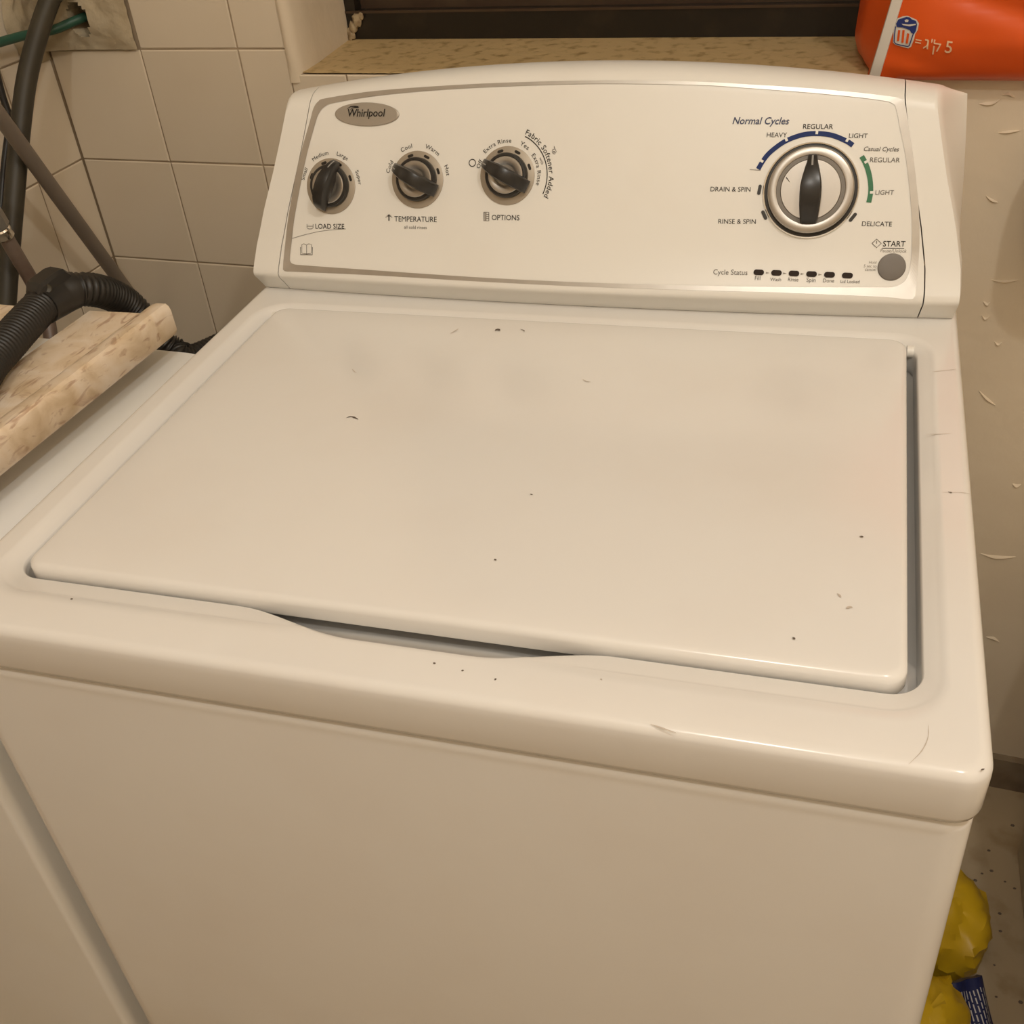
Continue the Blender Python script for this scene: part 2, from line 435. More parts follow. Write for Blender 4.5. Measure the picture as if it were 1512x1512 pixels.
# peeling paint on the plaster
def flake(pts, wid, lift=0.0035):
    P = [to_room(ond(u, v, 0)) for u, v in pts]
    path = catmull([Vector((s, 0, z)) for s, dd, z in P], 18); loops = []
    for k, q in enumerate(path):
        t = k / 17; w = wid * (0.25 + math.sin(math.pi * t)) * (1 + 0.5 * noise.noise(Vector((q.x * 90, q.z * 90, 3))))
        h = lift * (0.3 + math.sin(math.pi * t))
        loops.append([RM(q.x - 0.2 * w, 0.0005, q.z + w), RM(q.x, -h * 0.5, q.z + w * 0.2), RM(q.x, -h, q.z - w * 0.5), RM(q.x + 0.1 * w, 0.0005, q.z - w * 0.7)])
    MB().loops(loops, False).build('paint_flake', M['plaster'], wall_back, angle=80)
for pts, w in (([(1456, 289), (1463, 294), (1474, 299)], 0.003), ([(1464, 413), (1482, 415), (1504, 413)], 0.0035),
               ([(1446, 577), (1456, 587), (1470, 598)], 0.005), ([(1495, 714), (1501, 717), (1508, 715)], 0.005),
               ([(1448, 817), (1470, 822), (1500, 822)], 0.005), ([(1456, 940), (1468, 942), (1476, 948)], 0.004),
               ([(1474, 196), (1490, 194), (1508, 192)], 0.003), ([(1446, 153), (1465, 152), (1478, 145)], 0.004), ([(1452, 445), (1458, 449), (1462, 446)], 0.005),
               ([(1450, 466), (1455, 470), (1461, 467)], 0.003), ([(1468, 504), (1474, 508), (1480, 505)], 0.003), ([(1480, 140), (1490, 138), (1498, 144)], 0.004)):
    flake(pts, w * 0.42, 0.002)

# ------------------------------------------------------------------ washing machine
ZT = 0.92
wm = empty('washing_machine', (0, 0.33, 0), 'white top-loading washing machine with a row of control dials', 'washing machine')
NC, NX, NY = 8, 150, 30
def L3(x, y0, y1, rr, z): return [Vector((p[0], p[1], z)) for p in rrect(-x, x, y0, y1, rr, NC, NX, NY)]

# cabinet body
loops = [L3(0.340, 0.012, 0.650, 0.014, 0.022)]
loops += [L3(0.3465, 0.0055, 0.656, 0.018, 0.028), L3(0.3472, 0.005, 0.657, 0.018, 0.45), L3(0.3475, 0.005, 0.657, 0.018, 0.866)]
for k in range(1, 7):
    a = k / 6 * math.pi / 2; i = 0.007 * (1 - math.cos(a)); loops.append(L3(0.3475 - i, 0.005 + i, 0.657 - i, 0.018 - i * 0.5, 0.8665 + 0.007 * math.sin(a)))
loops.append(L3(0.325, 0.03, 0.63, 0.01, 0.8735))
MB().loops(loops, True, True, True).build('cabinet_body', M['enamel'], wm, angle=50)
for sx in (-0.3, 0.3):
    for y in (0.06, 0.6):
        lp = []
        for rr, z in ((0.022, 0.0), (0.022, 0.012), (0.012, 0.014), (0.012, 0.0225)):
            lp.append([Vector((sx + rr * math.cos(a), y + rr * math.sin(a), z)) for a in [k * math.pi / 6 for k in range(12)]])
        MB().loops(lp, True, True, True).build('levelling_foot', M['rubber'], wm)

# top cover with a stepped rim, the lid opening and the finger scoop
def smooth01(t): t = max(0, min(1, t)); return t * t * (3 - 2 * t)
def scoop(x):
    t = (x + 0.130) / 0.266
    if t <= 0 or t >= 1: return 0.0
    return smooth01(t / 0.36) * smooth01((1 - t) / 0.34)
def front(loop, fn):
    for p in loop:
        if p.y < 0.2 and abs(p.x) < 0.2:
            b = scoop(p.x)
            if b > 0: fn(p, b)
    return loop
loops = [L3(0.330, 0.02, 0.64, 0.012, 0.8775), L3(0.341, 0.010, 0.652, 0.014, 0.8775), L3(0.3485, 0.0022, 0.6585, 0.017, 0.8795), L3(0.3495, 0.0006, 0.6598, 0.018, 0.884), L3(0.350, 0.0, 0.66, 0.018, 0.908)]
for k in range(1, 8):
    a = k / 7 * math.pi / 2; i = 0.008 * (1 - math.cos(a)); loops.append(L3(0.35 - i, i, 0.66 - i, 0.018 - 0.4 * i, ZT - 0.008 + 0.008 * math.sin(a)))
loops.append(L3(0.334, 0.0285, 0.51, 0.035, ZT))
loops.append(L3(0.330, 0.0318, 0.506, 0.035, ZT))
def yc(b): return 0.0605 - 0.0225 * b
def r0(p, b): p.y = min(p.y, yc(b) - 0.004)
loops.append(front(L3(0.3268, 0.0400, 0.5020, 0.034, ZT), r0))
def r1(p, b): p.y = min(p.y, yc(b) - 0.0025); p.z = max(p.z, ZT - 0.0018 + 0.0018 * b)
loops.append(front(L3(0.3246, 0.0425, 0.5000, 0.033, ZT - 0.0018), r1))
def r2(p, b): p.y = min(p.y, yc(b) - 0.0012); p.z = max(p.z, ZT - 0.0026 + 0.0022 * b)
loops.append(front(L3(0.3225, 0.0450, 0.4988, 0.031, ZT - 0.0026), r2))
def r2b(p, b): p.y = yc(b) - 0.0007; p.z = ZT - 0.0062 + 0.0056 * b
loops.append(front(L3(0.3160, 0.0598, 0.4954, 0.0215, ZT - 0.0062), r2b))
def r3(p, b): p.y = yc(b); p.z = ZT - 0.0066 + 0.0058 * b
loops.append(front(L3(0.3155, 0.0605, 0.4950, 0.021, ZT - 0.0066), r3))
def r4(p, b): p.y = yc(b) + 0.0012; p.z = ZT - 0.0086 + 0.0068 * b
loops.append(front(L3(0.3146, 0.0612, 0.4940, 0.020, ZT - 0.0086), r4))
def r4b(p, b): p.y = yc(b) + 0.0020 ; p.z = ZT - 0.0100 + 0.0072 * b
loops.append(front(L3(0.31455, 0.0613, 0.4939, 0.020, ZT - 0.0100), r4b))
def r5(p, b): p.y = 0.0614 - 0.008 * b; p.z = ZT - 0.022 + 0.008 * b
loops.append(front(L3(0.3144, 0.0614, 0.4938, 0.020, ZT - 0.022), r5))
def r6(p, b): p.y = 0.066 + 0.006 * b; p.z = ZT - 0.0270
loops.append(front(L3(0.3142, 0.066, 0.4936, 0.020, ZT - 0.0270), r6))
loops.append(L3(0.3141, 0.095, 0.4930, 0.014, ZT - 0.0290))
loops.append(L3(0.300, 0.120, 0.484, 0.014, ZT - 0.036))
MB().loops(loops, True, False, False).build('top_cover', M['enamel'], wm, angle=None)
# dark tub opening below the cover
MB().loops([L3(0.302, 0.118, 0.486, 0.014, ZT - 0.0370), L3(0.295, 0.125, 0.478, 0.014, ZT - 0.0445)], True, False, True).build('tub_opening', M['dullmetal'], wm)

# lid
LX, LY0, LY1 = 0.3058, 0.0632, 0.4900
def LL(i, z, rr): return L3(LX - i, LY0 + i, LY1 - i, rr, z)
loops = [LL(0.010, 0.9065, 0.010), LL(0.003, 0.9065, 0.012), LL(0.0008, 0.9071, 0.0135), LL(0.0, 0.909, 0.014), LL(0.0, 0.9175, 0.014)]
for k in range(1, 9):
    a = k / 8 * math.pi / 2; i = 0.0055 * (1 - math.cos(a)); loops.append(LL(i, 0.9175 + 0.0055 * math.sin(a), 0.014 - 0.5 * i))
loops += [LL(0.012, 0.9235, 0.013), LL(0.03, 0.9240, 0.02), LL(0.08, 0.9243, 0.03), LL(0.15, 0.9245, 0.02), LL(0.2, 0.9246, 0.005)]
lid = MB().loops(loops, True, True, True).build('lid', M['enamel'], wm, angle=50)
P = onz(1344, 517, 0.913)
mb = tube([Vector((0.3068, P.y, 0.9115)), Vector((0.3124, P.y, 0.9115))], 0.0055, 14); mb.build('hinge_pin', M['plastic'], wm)
mb = tube([Vector((-0.3124, P.y, 0.9115)), Vector((-0.3068, P.y, 0.9115))], 0.0055, 14); mb.build('hinge_pin', M['plastic'], wm)

# scuffs and chips lying on the enamel
def mark(pts, wid, zz, parent, m):
    path = catmull([onz(u, v, zz) for u, v in pts], 14); V = []; F = []
    for k, q in enumerate(path):
        t = (path[min(13, k + 1)] - path[max(0, k - 1)]).normalized(); s = Vector((-t.y, t.x, 0))
        w = wid * (0.3 + math.sin(math.pi * k / 13)) * (1 + 0.6 * noise.noise(Vector((q.x * 400, q.y * 400, 1))))
        V += [q + s * w, q - s * w]
    F = [(2 * k, 2 * k + 1, 2 * k + 3, 2 * k + 2) for k in range(13)]
    mk('scuff_mark', V, F, m, parent)
zl = 0.9249
for pts, w, m in (([(731, 488), (735, 486), (738, 488)], 0.0011, 'scuff'), ([(768, 486), (772, 487), (775, 489)], 0.0005, 'scuff'), ([(665, 492), (671, 489), (677, 485)], 0.0005, 'scuff_light'),
                  ([(511, 617), (519, 615), (529, 619)], 0.0007, 'scuff'), ([(783, 729), (785, 730), (787, 730)], 0.0006, 'scuff'), ([(730, 825), (731, 826), (733, 827)], 0.0006, 'scuff'),
                  ([(1269, 792), (1272, 792), (1275, 793)], 0.0006, 'scuff'), ([(1170, 941), (1172, 942), (1174, 944)], 0.0006, 'scuff'), ([(1236, 876), (1240, 879), (1242, 882)], 0.0005, 'scuff_light'),
                  ([(1250, 898), (1255, 896), (1259, 897)], 0.0008, 'scuff_light'), ([(520, 545), (524, 549), (527, 550)], 0.0004, 'scuff_light'), ([(860, 560), (866, 563), (873, 564)], 0.0004, 'scuff_light')):
    mark(pts, w, zl, lid, M[m])
tc_ = bpy.data.objects['top_cover']
zc = ZT + 0.00025
for pts, w, m in (([(1371, 1071), (1370, 1090), (1360, 1110), (1342, 1128)], 0.00022, 'scuff_light'), ([(960, 1069), (975, 1074), (998, 1082)], 0.0004, 'scuff_light'), ([(1450, 1135), (1451, 1136), (1452, 1137)], 0.0008, 'scuff'),
                  ([(1400, 726), (1403, 727), (1406, 727)], 0.0009, 'scuff'), ([(1366, 641), (1385, 641), (1405, 640)], 0.0003, 'scuff_light'), ([(1376, 549), (1395, 547), (1412, 545)], 0.0003, 'scuff_light'), ([(1390, 727), (1415, 727), (1434, 729)], 0.0002, 'scuff_light'),
                  ([(640, 978), (641, 979), (643, 980)], 0.0006, 'scuff'), ([(682, 989), (683, 990), (684, 991)], 0.0006, 'scuff'), ([(730, 1003), (731, 1003), (732, 1004)], 0.0006, 'scuff'), ([(104, 884), (105, 884), (107, 885)], 0.0006, 'scuff'), ([(887, 1004), (888, 1003), (889, 1003)], 0.0007, 'scuff_light')):
    mark(pts, w, zc, tc_, M[m])

# ---- console: face is a gently bowed plane leaning back
KS = 0.474; TAU = math.atan(KS)
EV = Vector((0, math.sin(TAU), math.cos(TAU))); EN = Vector((0, -math.cos(TAU), math.sin(TAU)))
def bulge(x): return 0.008 * (1 - (x / 0.31) ** 2)
def gface(z): return 0.5416 + KS * (z - 0.972) - 3.6 * max(0.0, 0.985 - z) ** 2
def gslope(z): return KS + 7.2 * max(0.0, 0.985 - z)
def bslope(x): return 0.016 * x / 0.0961
def face_frame(x, z):
    ex = Vector((1, bslope(x), 0)).normalized(); k = gslope(z); ev = Vector((0, k, 1)).normalized(); en = ex.cross(ev).normalized()
    return ex, ev, en
def FP(x, v, o=0.0):
    z = 0.972 + v * math.cos(TAU)
    return Vector((x, gface(z) - bulge(x), z)) + face_frame(x, z)[2] * o
def px2face(u, v):
    q = ray(u, v); t = 1.1
    for _ in range(14):
        P = CC + q * t; fv = P.y - gface(P.z) + bulge(P.x); dv = q.y - gslope(P.z) * q.z - bslope(P.x) * q.x; t -= fv / dv
    P = CC + q * t
    return (P.x, (P.z - 0.972) * math.sqrt(1 + KS * KS))

HW = [(0.92, 0.3445), (0.9397, 0.3465), (0.95, 0.3467), (0.9677, 0.3447), (1.0013, 0.3364), (1.0377, 0.3249), (1.0681, 0.3166), (1.0913, 0.3106), (1.0974, 0.3093), (1.2, 0.305)]
def half(z):
    for (a, b), (c, e) in zip(HW, HW[1:]):
        if a <= z <= c: return b + (e - b) * (z - a) / (c - a)
    return HW[0][1]
PR = [(0.5365, 0.9203), (0.5330, 0.9255), (0.5290, 0.9310), (0.5255, 0.9355), (0.5232, 0.9385), (0.5222, 0.9405), (0.5220, 0.9420)]
for z in (0.944, 0.948, 0.952, 0.957, 0.962, 0.967, 0.972, 0.978, 0.985, 0.998, 1.010, 1.022, 1.035, 1.05, 1.065, 1.08, 1.089): PR.append((gface(z), z))
PR += [(0.5995, 1.0940), (0.6035, 1.0980), (0.6090, 1.1008), (0.6160, 1.1024), (0.6250, 1.1030)]
MROW = len(PR) - 1
ARCH = 0.0195
def console_point(u, k, extra=0):
    y, z = PR[k]
    x = u * half(z)
    a = ARCH * (1 - (abs(u) / 0.914) ** 2)
    dz = a * max(0, (z - 0.962) / (1.1024 - 0.962))
    return Vector((x, y + KS * dz - bulge(x), z + dz))
SIDE = [(0.012, 0.02, 0.004), (0.05, 0.06, 0.004), (0.13, 0.16, 0.003), (0.35, 0.42, 0), (0.7, 0.76, 0), (0.95, 0.97, 0), (1.0, 1.0, 0)]
def console_piece(name, us, sides):
    """us: list of u values; sides: -1 / +1 / 0 adds the flared side wall"""
    cols = []
    for i, u in enumerate(us):
        cols.append([console_point(u, k) for k in range(MROW + 1)])
    def sidecols(sg):
        out = []
        for fx, fy, _ in SIDE:
            c = []
            for k in range(MROW + 1):
                A = console_point(sg, k); bz_ = 0.9203 + (A.z - 0.9203) * 0.905; B = Vector((sg * (0.3495 - 0.0115 * max(0, (bz_ - 0.96) / 0.122) ** 1.3), 0.661, bz_))
                c.append(Vector((A.x + (B.x - A.x) * fx + sg * 0.0016 * math.sin(math.pi * min(1, fy * 4)) * (1 if fy < .25 else 0), A.y + (B.y - A.y) * fy, A.z + (B.z - A.z) * fx)))
            out.append(c)
        return out
    inner = []
    def tuck(c, dx): return [Vector((p.x + dx, p.y + 0.006, p.z - 0.003)) for p in c]
    if sides == 0: cols = [tuck(cols[0], 0.0002)] + cols + [tuck(cols[-1], -0.0002)]
    if sides == 1: cols = [tuck(cols[0], 0.0002)] + cols + sidecols(1)
    if sides == -1: cols = list(reversed(sidecols(-1))) + cols + [tuck(cols[-1], -0.0002)]
    # back over the top to the rear plane
    full = []
    for c in cols:
        P = c[-1]; e = list(c)
        for t in (0.3, 0.6, 0.85, 1.0): e.append(Vector((P.x, P.y + (0.6621 - P.y) * t, P.z - 0.012 * t * t)))
        e.append(Vector((P.x, 0.6621, 0.9203)))
        full.append(e)
    n = len(full[0]); V = [p for c in full for p in c]
    F = [(i * n + j, (i + 1) * n + j, (i + 1) * n + j + 1, i * n + j + 1) for i in range(len(full) - 1) for j in range(n - 1)]
    return mk(name, V, F, M['plastic'], wm, angle=48)
US = 0.9135
panel = console_piece('control_panel', [(-1 + 2 * i / 48) * (US - 0.0006) for i in range(49)], 0)
g = US + 0.0026
console_piece('end_cap', [g + (1 - g) * i / 8 for i in range(9)], 1)
console_piece('end_cap', [-1 + (1 - g) * i / 8 for i in range(9)], -1)
OFF = 0.0004

def fpoly(name, uv, m, o=OFF, parent=None):
    return mk(name, [FP(x, v, o) for x, v in uv], [tuple(range(len(uv)))], m, parent or panel, smooth=False)
def fstrip(name, path, wid, m, o=OFF):
    """path in face coordinates, width in metres"""
    V = []; n = len(path)
    for k, q in enumerate(path):
        t = (path[min(n - 1, k + 1)] - path[max(0, k - 1)]).normalized(); s = Vector((-t.y, t.x))
        w = wid[k] if isinstance(wid, list) else wid
        V += [FP(*(q + s * w / 2), o), FP(*(q - s * w / 2), o)]
    return mk(name, V, [(2 * k, 2 * k + 1, 2 * k + 3, 2 * k + 2) for k in range(n - 1)], m, panel, smooth=False)
def fpx(pts): return [Vector(px2face(u, v)) for u, v in pts]

# silver frame line around the panel
outer = [(418, 395), (419.8, 373.8), (424, 335), (430.4, 294.7), (437, 258), (445.6, 221.7), (457.8, 179), (463, 160), (470, 150), (482, 145), (552, 134.5), (643, 127.4), (734.7, 122.5), (856, 119), (950, 119), (1040, 121), (1102, 124.5), (1190, 130), (1264, 136.5), (1315, 142.5), (1328, 145.5), (1336, 153), (1342, 190), (1348, 228), (1353, 270), (1357, 316), (1357.5, 360), (1355, 400), (1352, 432), (1349, 440), (1340, 442), (1291, 438), (1145, 432), (1000, 428), (856, 423), (704, 415.5), (552, 406.5), (440, 401.5), (424, 401), (419, 399), (418, 395)]
inner = [(428.5, 380), (430, 366), (434, 330), (440, 294.7), (447, 258), (455, 221.7), (466, 182), (471, 168), (479, 158), (495, 151.5), (560, 141), (643, 133.2), (734.7, 128), (856, 124), (950, 124), (1040, 126), (1102, 130), (1190, 136.5), (1264, 143.5), (1305, 149), (1316, 152), (1323, 160), (1330, 195), (1337, 230), (1342, 270), (1346, 316), (1346.5, 355), (1345, 385), (1341, 405), (1334, 417), (1318, 424), (1291, 424.5), (1145, 424), (1000, 421), (856, 417), (704, 409.5), (552, 399.2), (450, 392), (434, 390), (429, 386), (428.5, 380)]
def dense_loop(px):
    return fpx(px)
A = dense_loop(outer); B = dense_loop(inner)
def cm_same(P, sub=6):
    out = []; n = len(P) - 1
    for i in range(n):
        a, b, c, e = P[(i - 1) % n], P[i], P[i + 1], P[(i + 2) % n if i + 2 > n else i + 2]
        for k in range(sub):
            t = k / sub; out.append(0.5 * ((2 * b) + (c - a) * t + (2 * a - 5 * b + 4 * c - e) * t * t + (3 * b - a - 3 * c + e) * t ** 3))
    return out
A = cm_same(A); B = cm_same(B); n = len(A)
MB().loops([[FP(p.x, p.y, 0.0003) for p in A], [FP(p.x, p.y, 0.0006) for p in B]]).build('trim_frame', M['trim'], panel, smooth=False)

# ---- lettering
def text_mesh(body, shear=0.0, bold=0.0, spacing=1.0):
    cu = bpy.data.curves.new('lettering', 'FONT'); cu.body = body; cu.size = 1; cu.shear = shear; cu.offset = bold
    cu.space_character = spacing; cu.resolution_u = 3; cu.fill_mode = 'FRONT'
    o = bpy.data.objects.new('lettering', cu); COL.objects.link(o)
    dg = bpy.context.evaluated_depsgraph_get()
    me = bpy.data.meshes.new_from_object(o.evaluated_get(dg))
    bpy.data.objects.remove(o); bpy.data.curves.remove(cu)
    vs_ = [v.co.copy() for v in me.vertices]; fs = [tuple(p.vertices) for p in me.polygons]
    bpy.data.meshes.remove(me)
    return vs_, fs
def lettering(body, L, R, m='ink', shear=0.0, bold=0.0, vs=1.0, parent=None, o=OFF, mapper=None):
    """text between two baseline pixels"""
    V, F = text_mesh(body, shear, bold)
    x0 = min(v.x for v in V); x1 = max(v.x for v in V)
    a = Vector(px2face(*L)); b = Vector(px2face(*R)); k = (b - a).length / (x1 - x0); e = (b - a).normalized(); nrm = Vector((-e.y, e.x))
    W = [FP(*(a + e * ((v.x - x0) * k) + nrm * (v.y * k * vs)), o) for v in V]
    return mk('lettering', W, F, M[m], parent or panel, smooth=False)
def arc_lettering(body, c, rad, deg, height, m='ink', bold=0.0, wide=1.0):
    """text bent clockwise around c; height = cap height in metres"""
    V, F = text_mesh(body, 0, bold, 1.08)
    x0 = min(v.x for v in V); x1 = max(v.x for v in V); k = height / 0.73
    W = []
    for v in V:
        a = math.radians(deg) - (v.x - (x0 + x1) / 2) * k * wide / rad; rr = rad + v.y * k
        W.append(FP(c[0] + rr * math.cos(a), c[1] + rr * math.sin(a), OFF))
    return mk('lettering', W, F, M[m], panel, smooth=False)

# badge
bc = px2face(542, 169)
bx = (px2face(589, 169)[0] - px2face(494.5, 169)[0]) / 2; by = (px2face(542, 151.5)[1] - px2face(542, 186.5)[1]) / 2
loops = []
for q, o in ((1.0, 0.0002), (1.0, 0.0010), (0.965, 0.0016), (0.93, 0.0016), (0.5, 0.0019)):
    loops.append([FP(bc[0] + bx * q * math.cos(a), bc[1] + by * q * math.sin(a), o) for a in [k * math.pi / 32 for k in range(64)]])
badge = MB().loops(loops, True, False, True).build('brand_badge', M['badge'], panel, angle=30)
lettering('Whirlpool', (515.2, 172.6), (570.2, 172.4), 'ink', 0.18, 0.012, 1.05, o=0.0023)
sw = fpx([(514, 161), (519, 158.2), (525, 157.6), (531, 158.6), (524, 159.5), (520, 161), (519, 163.5)])
fstrip('swoosh', catmull(sw, 24), [0.0012 * math.sin(math.pi * (k + 2) / 27) for k in range(24)], M['ink'], 0.0022)

lettering('LOAD SIZE', (466, 337.6), (508.6, 337.8), 'ink', 0, 0.004)
lettering('TEMPERATURE', (582.6, 327), (645, 328), 'ink', 0, 0.0, 1.08)
lettering('all cold rinses', (597, 337.6), (630.4, 338.2), 'inkgrey')
lettering('OPTIONS', (726.2, 324.8), (767, 325.4), 'ink', 0, 0.004, 1.05)
lettering('Normal Cycles', (1081.5, 183.2), (1165, 183.6), 'inknavy', 0.22, 0.012, 1.05)
lettering('HEAVY', (1132, 202.5), (1161.7, 202.6), 'ink', 0, 0.0, 0.98)
lettering('REGULAR', (1185.6, 190.2), (1229.8, 190.5), 'ink', 0, 0.004, 0.98)
lettering('LIGHT', (1253.3, 203.6), (1280.8, 204), 'ink', 0, 0.0, 0.95)
lettering('Casual Cycles', (1275.3, 222.9), (1327.2, 223.6), 'inkgrey', 0.22, 0.008)
lettering('REGULAR', (1284.4, 239.4), (1328.3, 239.8), 'inkgrey', 0, 0.0, 0.98)
lettering('LIGHT', (1292.3, 287.5), (1319.4, 287.6), 'inkgrey', 0, 0.0, 0.98)
lettering('DELICATE', (1272.4, 333.7), (1316.6, 334.4), 'ink')
lettering('DRAIN & SPIN', (1049, 282.5), (1108, 283), 'ink')
lettering('RINSE & SPIN', (1060.5, 330.2), (1115.8, 330.6), 'ink')
lettering('START', (1303.5, 363.8), (1336.3, 364.1), 'ink', 0, 0.006, 1.05)
fstrip('underline', fpx([(1302.5, 366.4), (1335, 366.9)]), 0.0006, M['ink'])
lettering('Pause/Unlock', (1299.7, 372.3), (1338.4, 372.9), 'inklight', 0.1)
lettering('Hold', (1283, 389.2), (1294, 389.4), 'inklight', 0.1)
lettering('5 sec to', (1275, 394.7), (1294, 395), 'inklight', 0.1)
lettering('cancel', (1277, 400), (1293.6, 400.2), 'inklight', 0.1)
lettering('Cycle Status', (1053, 405.2), (1103.5, 406.2), 'inkgrey')
leds = [(1120.4, 402.2), (1146.5, 403), (1172.3, 403.9), (1198.3, 404.8), (1224.8, 405.8), (1251.2, 406.9)]
def pill(c, l, w, ang, h=0.0005, seg=7):
    P = []
    for sg, a0 in ((1, -90), (-1, 90)):
        for k in range(seg + 1):
            a = math.radians(a0 + 180 * k / seg); x = sg * (l - w) / 2 + w / 2 * math.cos(a); y = w / 2 * math.sin(a)
            P.append((c[0] + x * math.cos(ang) - y * math.sin(ang), c[1] + x * math.sin(ang) + y * math.cos(ang)))
    return P
def pill_part(name, c, l, w, ang, m, o0=0.0002, o1=0.0009):
    P = pill(c, l, w, ang); MB().loops([[FP(x, y, o0) for x, y in P], [FP(x, y, o1) for x, y in P]], True, False, True).build(name, m, panel, smooth=False)
for u, v in leds: pill_part('indicator_light', px2face(u, v), 0.0094, 0.0046, -0.02, M['led'])
for body, a, b in (('Fill', (1114.5, 413.5), (1122.5, 413.7)), ('Wash', (1137, 415), (1153.2, 415.3)), ('Rinse', (1163.4, 415.2), (1178.6, 415.6)), ('Spin', (1190.7, 416.3), (1204, 416.6)), ('Done', (1215, 416.8), (1231.5, 417.2)), ('Lid Locked', (1241, 417.8), (1269, 418.4))):
    lettering(body, a, b, 'inkgrey')
for u, v in ((1133.5, 403), (1159, 403.8), (1185, 404.6), (1211, 405.6)):
    c = px2face(u, v); fpoly('arrow_mark', [(c[0] - 0.0016, c[1] + 0.0008), (c[0] - 0.0016, c[1] - 0.0008), (c[0] + 0.0016, c[1])], M['inklight'])
# small icons
def icon_line(pts, w=0.0005, m='inkgrey'): fstrip('icon_line', fpx(pts), w, M[m])
icon_line([(1287.5, 359.3), (1294.4, 353), (1301.2, 359.3), (1294.4, 365.8), (1287.5, 359.3)], 0.0006); icon_line([(1294.4, 355.5), (1294.4, 360)], 0.0006)
icon_line([(453.5, 331), (453.5, 336.5), (456, 338), (460, 338), (462.5, 336.5), (462.5, 331)]); icon_line([(453.5, 334), (462.5, 334)])
icon_line([(444, 365), (444, 376), (461.5, 376.3), (461.5, 365)], 0.0008); icon_line([(446, 361), (446, 374), (453, 375), (460, 374), (460, 361), (456, 360), (453, 362), (449, 360), (446, 361)], 0.0005); icon_line([(453, 362), (453, 375)], 0.0005)
icon_line([(574.5, 316.5), (574.5, 326)], 0.0012, 'ink'); icon_line([(569.5, 321), (573, 319), (576, 319), (579.5, 321)], 0.0006); icon_line([(571, 318), (578, 318)], 0.0004)
icon_line([(714.5, 313.5), (722, 313.5), (722, 326), (714.5, 326), (714.5, 313.5)], 0.0007); icon_line([(717, 313.5), (717, 326)], 0.002, 'inklight')
for y in (316.6, 319.7, 322.8): icon_line([(718, y), (722, y)], 0.0006)
icon_line([(816, 221), (820, 220), (821.5, 224), (819, 227.5), (816, 226), (815.5, 222.5), (816, 221)], 0.0005); icon_line([(818.5, 216), (819, 219.5)], 0.0006); icon_line([(817, 224), (819.5, 224.5)], 0.0012)
# printed hairline scratch below LOAD SIZE
fstrip('scratch', catmull(fpx([(430, 352.5), (455, 345.5), (480, 340.5), (511, 338)]), 24), 0.0004, M['inkgrey'])
fstrip('scratch', catmull(fpx([(1107, 250.5), (1115, 251), (1123, 251.5)]), 8), 0.0004, M['inkgrey'])

# cycle arcs round the main dial, with notches
def arc_segments(pts, notches, wid, m):
    px = catmull([Vector((1040 + a / 4.725, 160 + b / 4.725)) for a, b in pts], 90)
    path = [Vector(px2face(p.x, p.y)) for p in px]
    cuts = []
    for a, b in notches:
        q = Vector((1040 + a / 4.725, 160 + b / 4.725)); cuts.append(min(range(90), key=lambda k: (px[k] - q).length))
    fstrip('cycle_arc', path, wid, M[m])
    for c in cuts:
        t = (path[min(89, c + 1)] - path[max(0, c - 1)]).normalized(); s = Vector((-t.y, t.x)); 
        if m == 'inkgreen' or True:
            P = [path[c] + t * 0.0011 - s * 0.0006, path[c] + t * 0.0011 + s * 0.0026, path[c] - t * 0.0011 + s * 0.0026, path[c] - t * 0.0011 - s * 0.0006]
            fpoly('arc_notch', [(p.x, p.y) for p in P][::-1], M['plastic'], 0.0007)
arc_segments([(376, 424), (400, 382), (440, 326), (497, 275), (572, 226), (680, 186), (785, 176), (890, 188), (990, 228), (1036, 258)], [(405, 372), (572, 226), (785, 176), (990, 228)], 0.0042, 'inkblue')
arc_segments([(1098, 335), (1125, 385), (1147, 450), (1159, 520), (1160, 590), (1147, 657)], [(1121, 377), (1160, 586)], 0.0042, 'inkgreen')
for a, b, ang in ((385, 568, 84), (418, 745, 118), (1036, 760, 55)):
    pill_part('dial_mark', px2face(1040 + a / 4.725, 160 + b / 4.725), 0.0090, 0.0030, math.radians(ang), M['black'], 0.0002, 0.0006)

# ---- dials
def lathe(c, prof, seg=56):
    B = FP(c[0], c[1]); ex, ev, en = face_frame(c[0], B.z)
    return [[B + en * o + ex * (rr * math.cos(a)) + ev * (rr * math.sin(a)) for a in [2 * math.pi * k / seg for k in range(seg)]] for rr, o in prof]
def bar(c, ang, l0, l1, wf, hf, o0, nseg=22):
    """raised grip: cross-sections along the pointer direction"""
    loops = []
    e = (math.cos(ang), math.sin(ang)); nn = (-math.sin(ang), math.cos(ang)); base = FP(c[0], c[1], 0); ex, ev, en = face_frame(c[0], base.z)
    for k in range(nseg + 1):
        t = k / nseg; l = l0 + (l1 - l0) * t; w = wf(t); h = hf(t)
        sec = [(-w, o0), (-w * 0.97, h - 0.0025), (-w * 0.82, h - 0.0006), (-w * 0.45, h), (w * 0.45, h), (w * 0.82, h - 0.0006), (w * 0.97, h - 0.0025), (w, o0)]
        loops.append([base + ex * (e[0] * l + nn[0] * s) + ev * (e[1] * l + nn[1] * s) + en * o for s, o in sec])
    return MB().loops(loops, True, True, True)
R1 = 0.0272
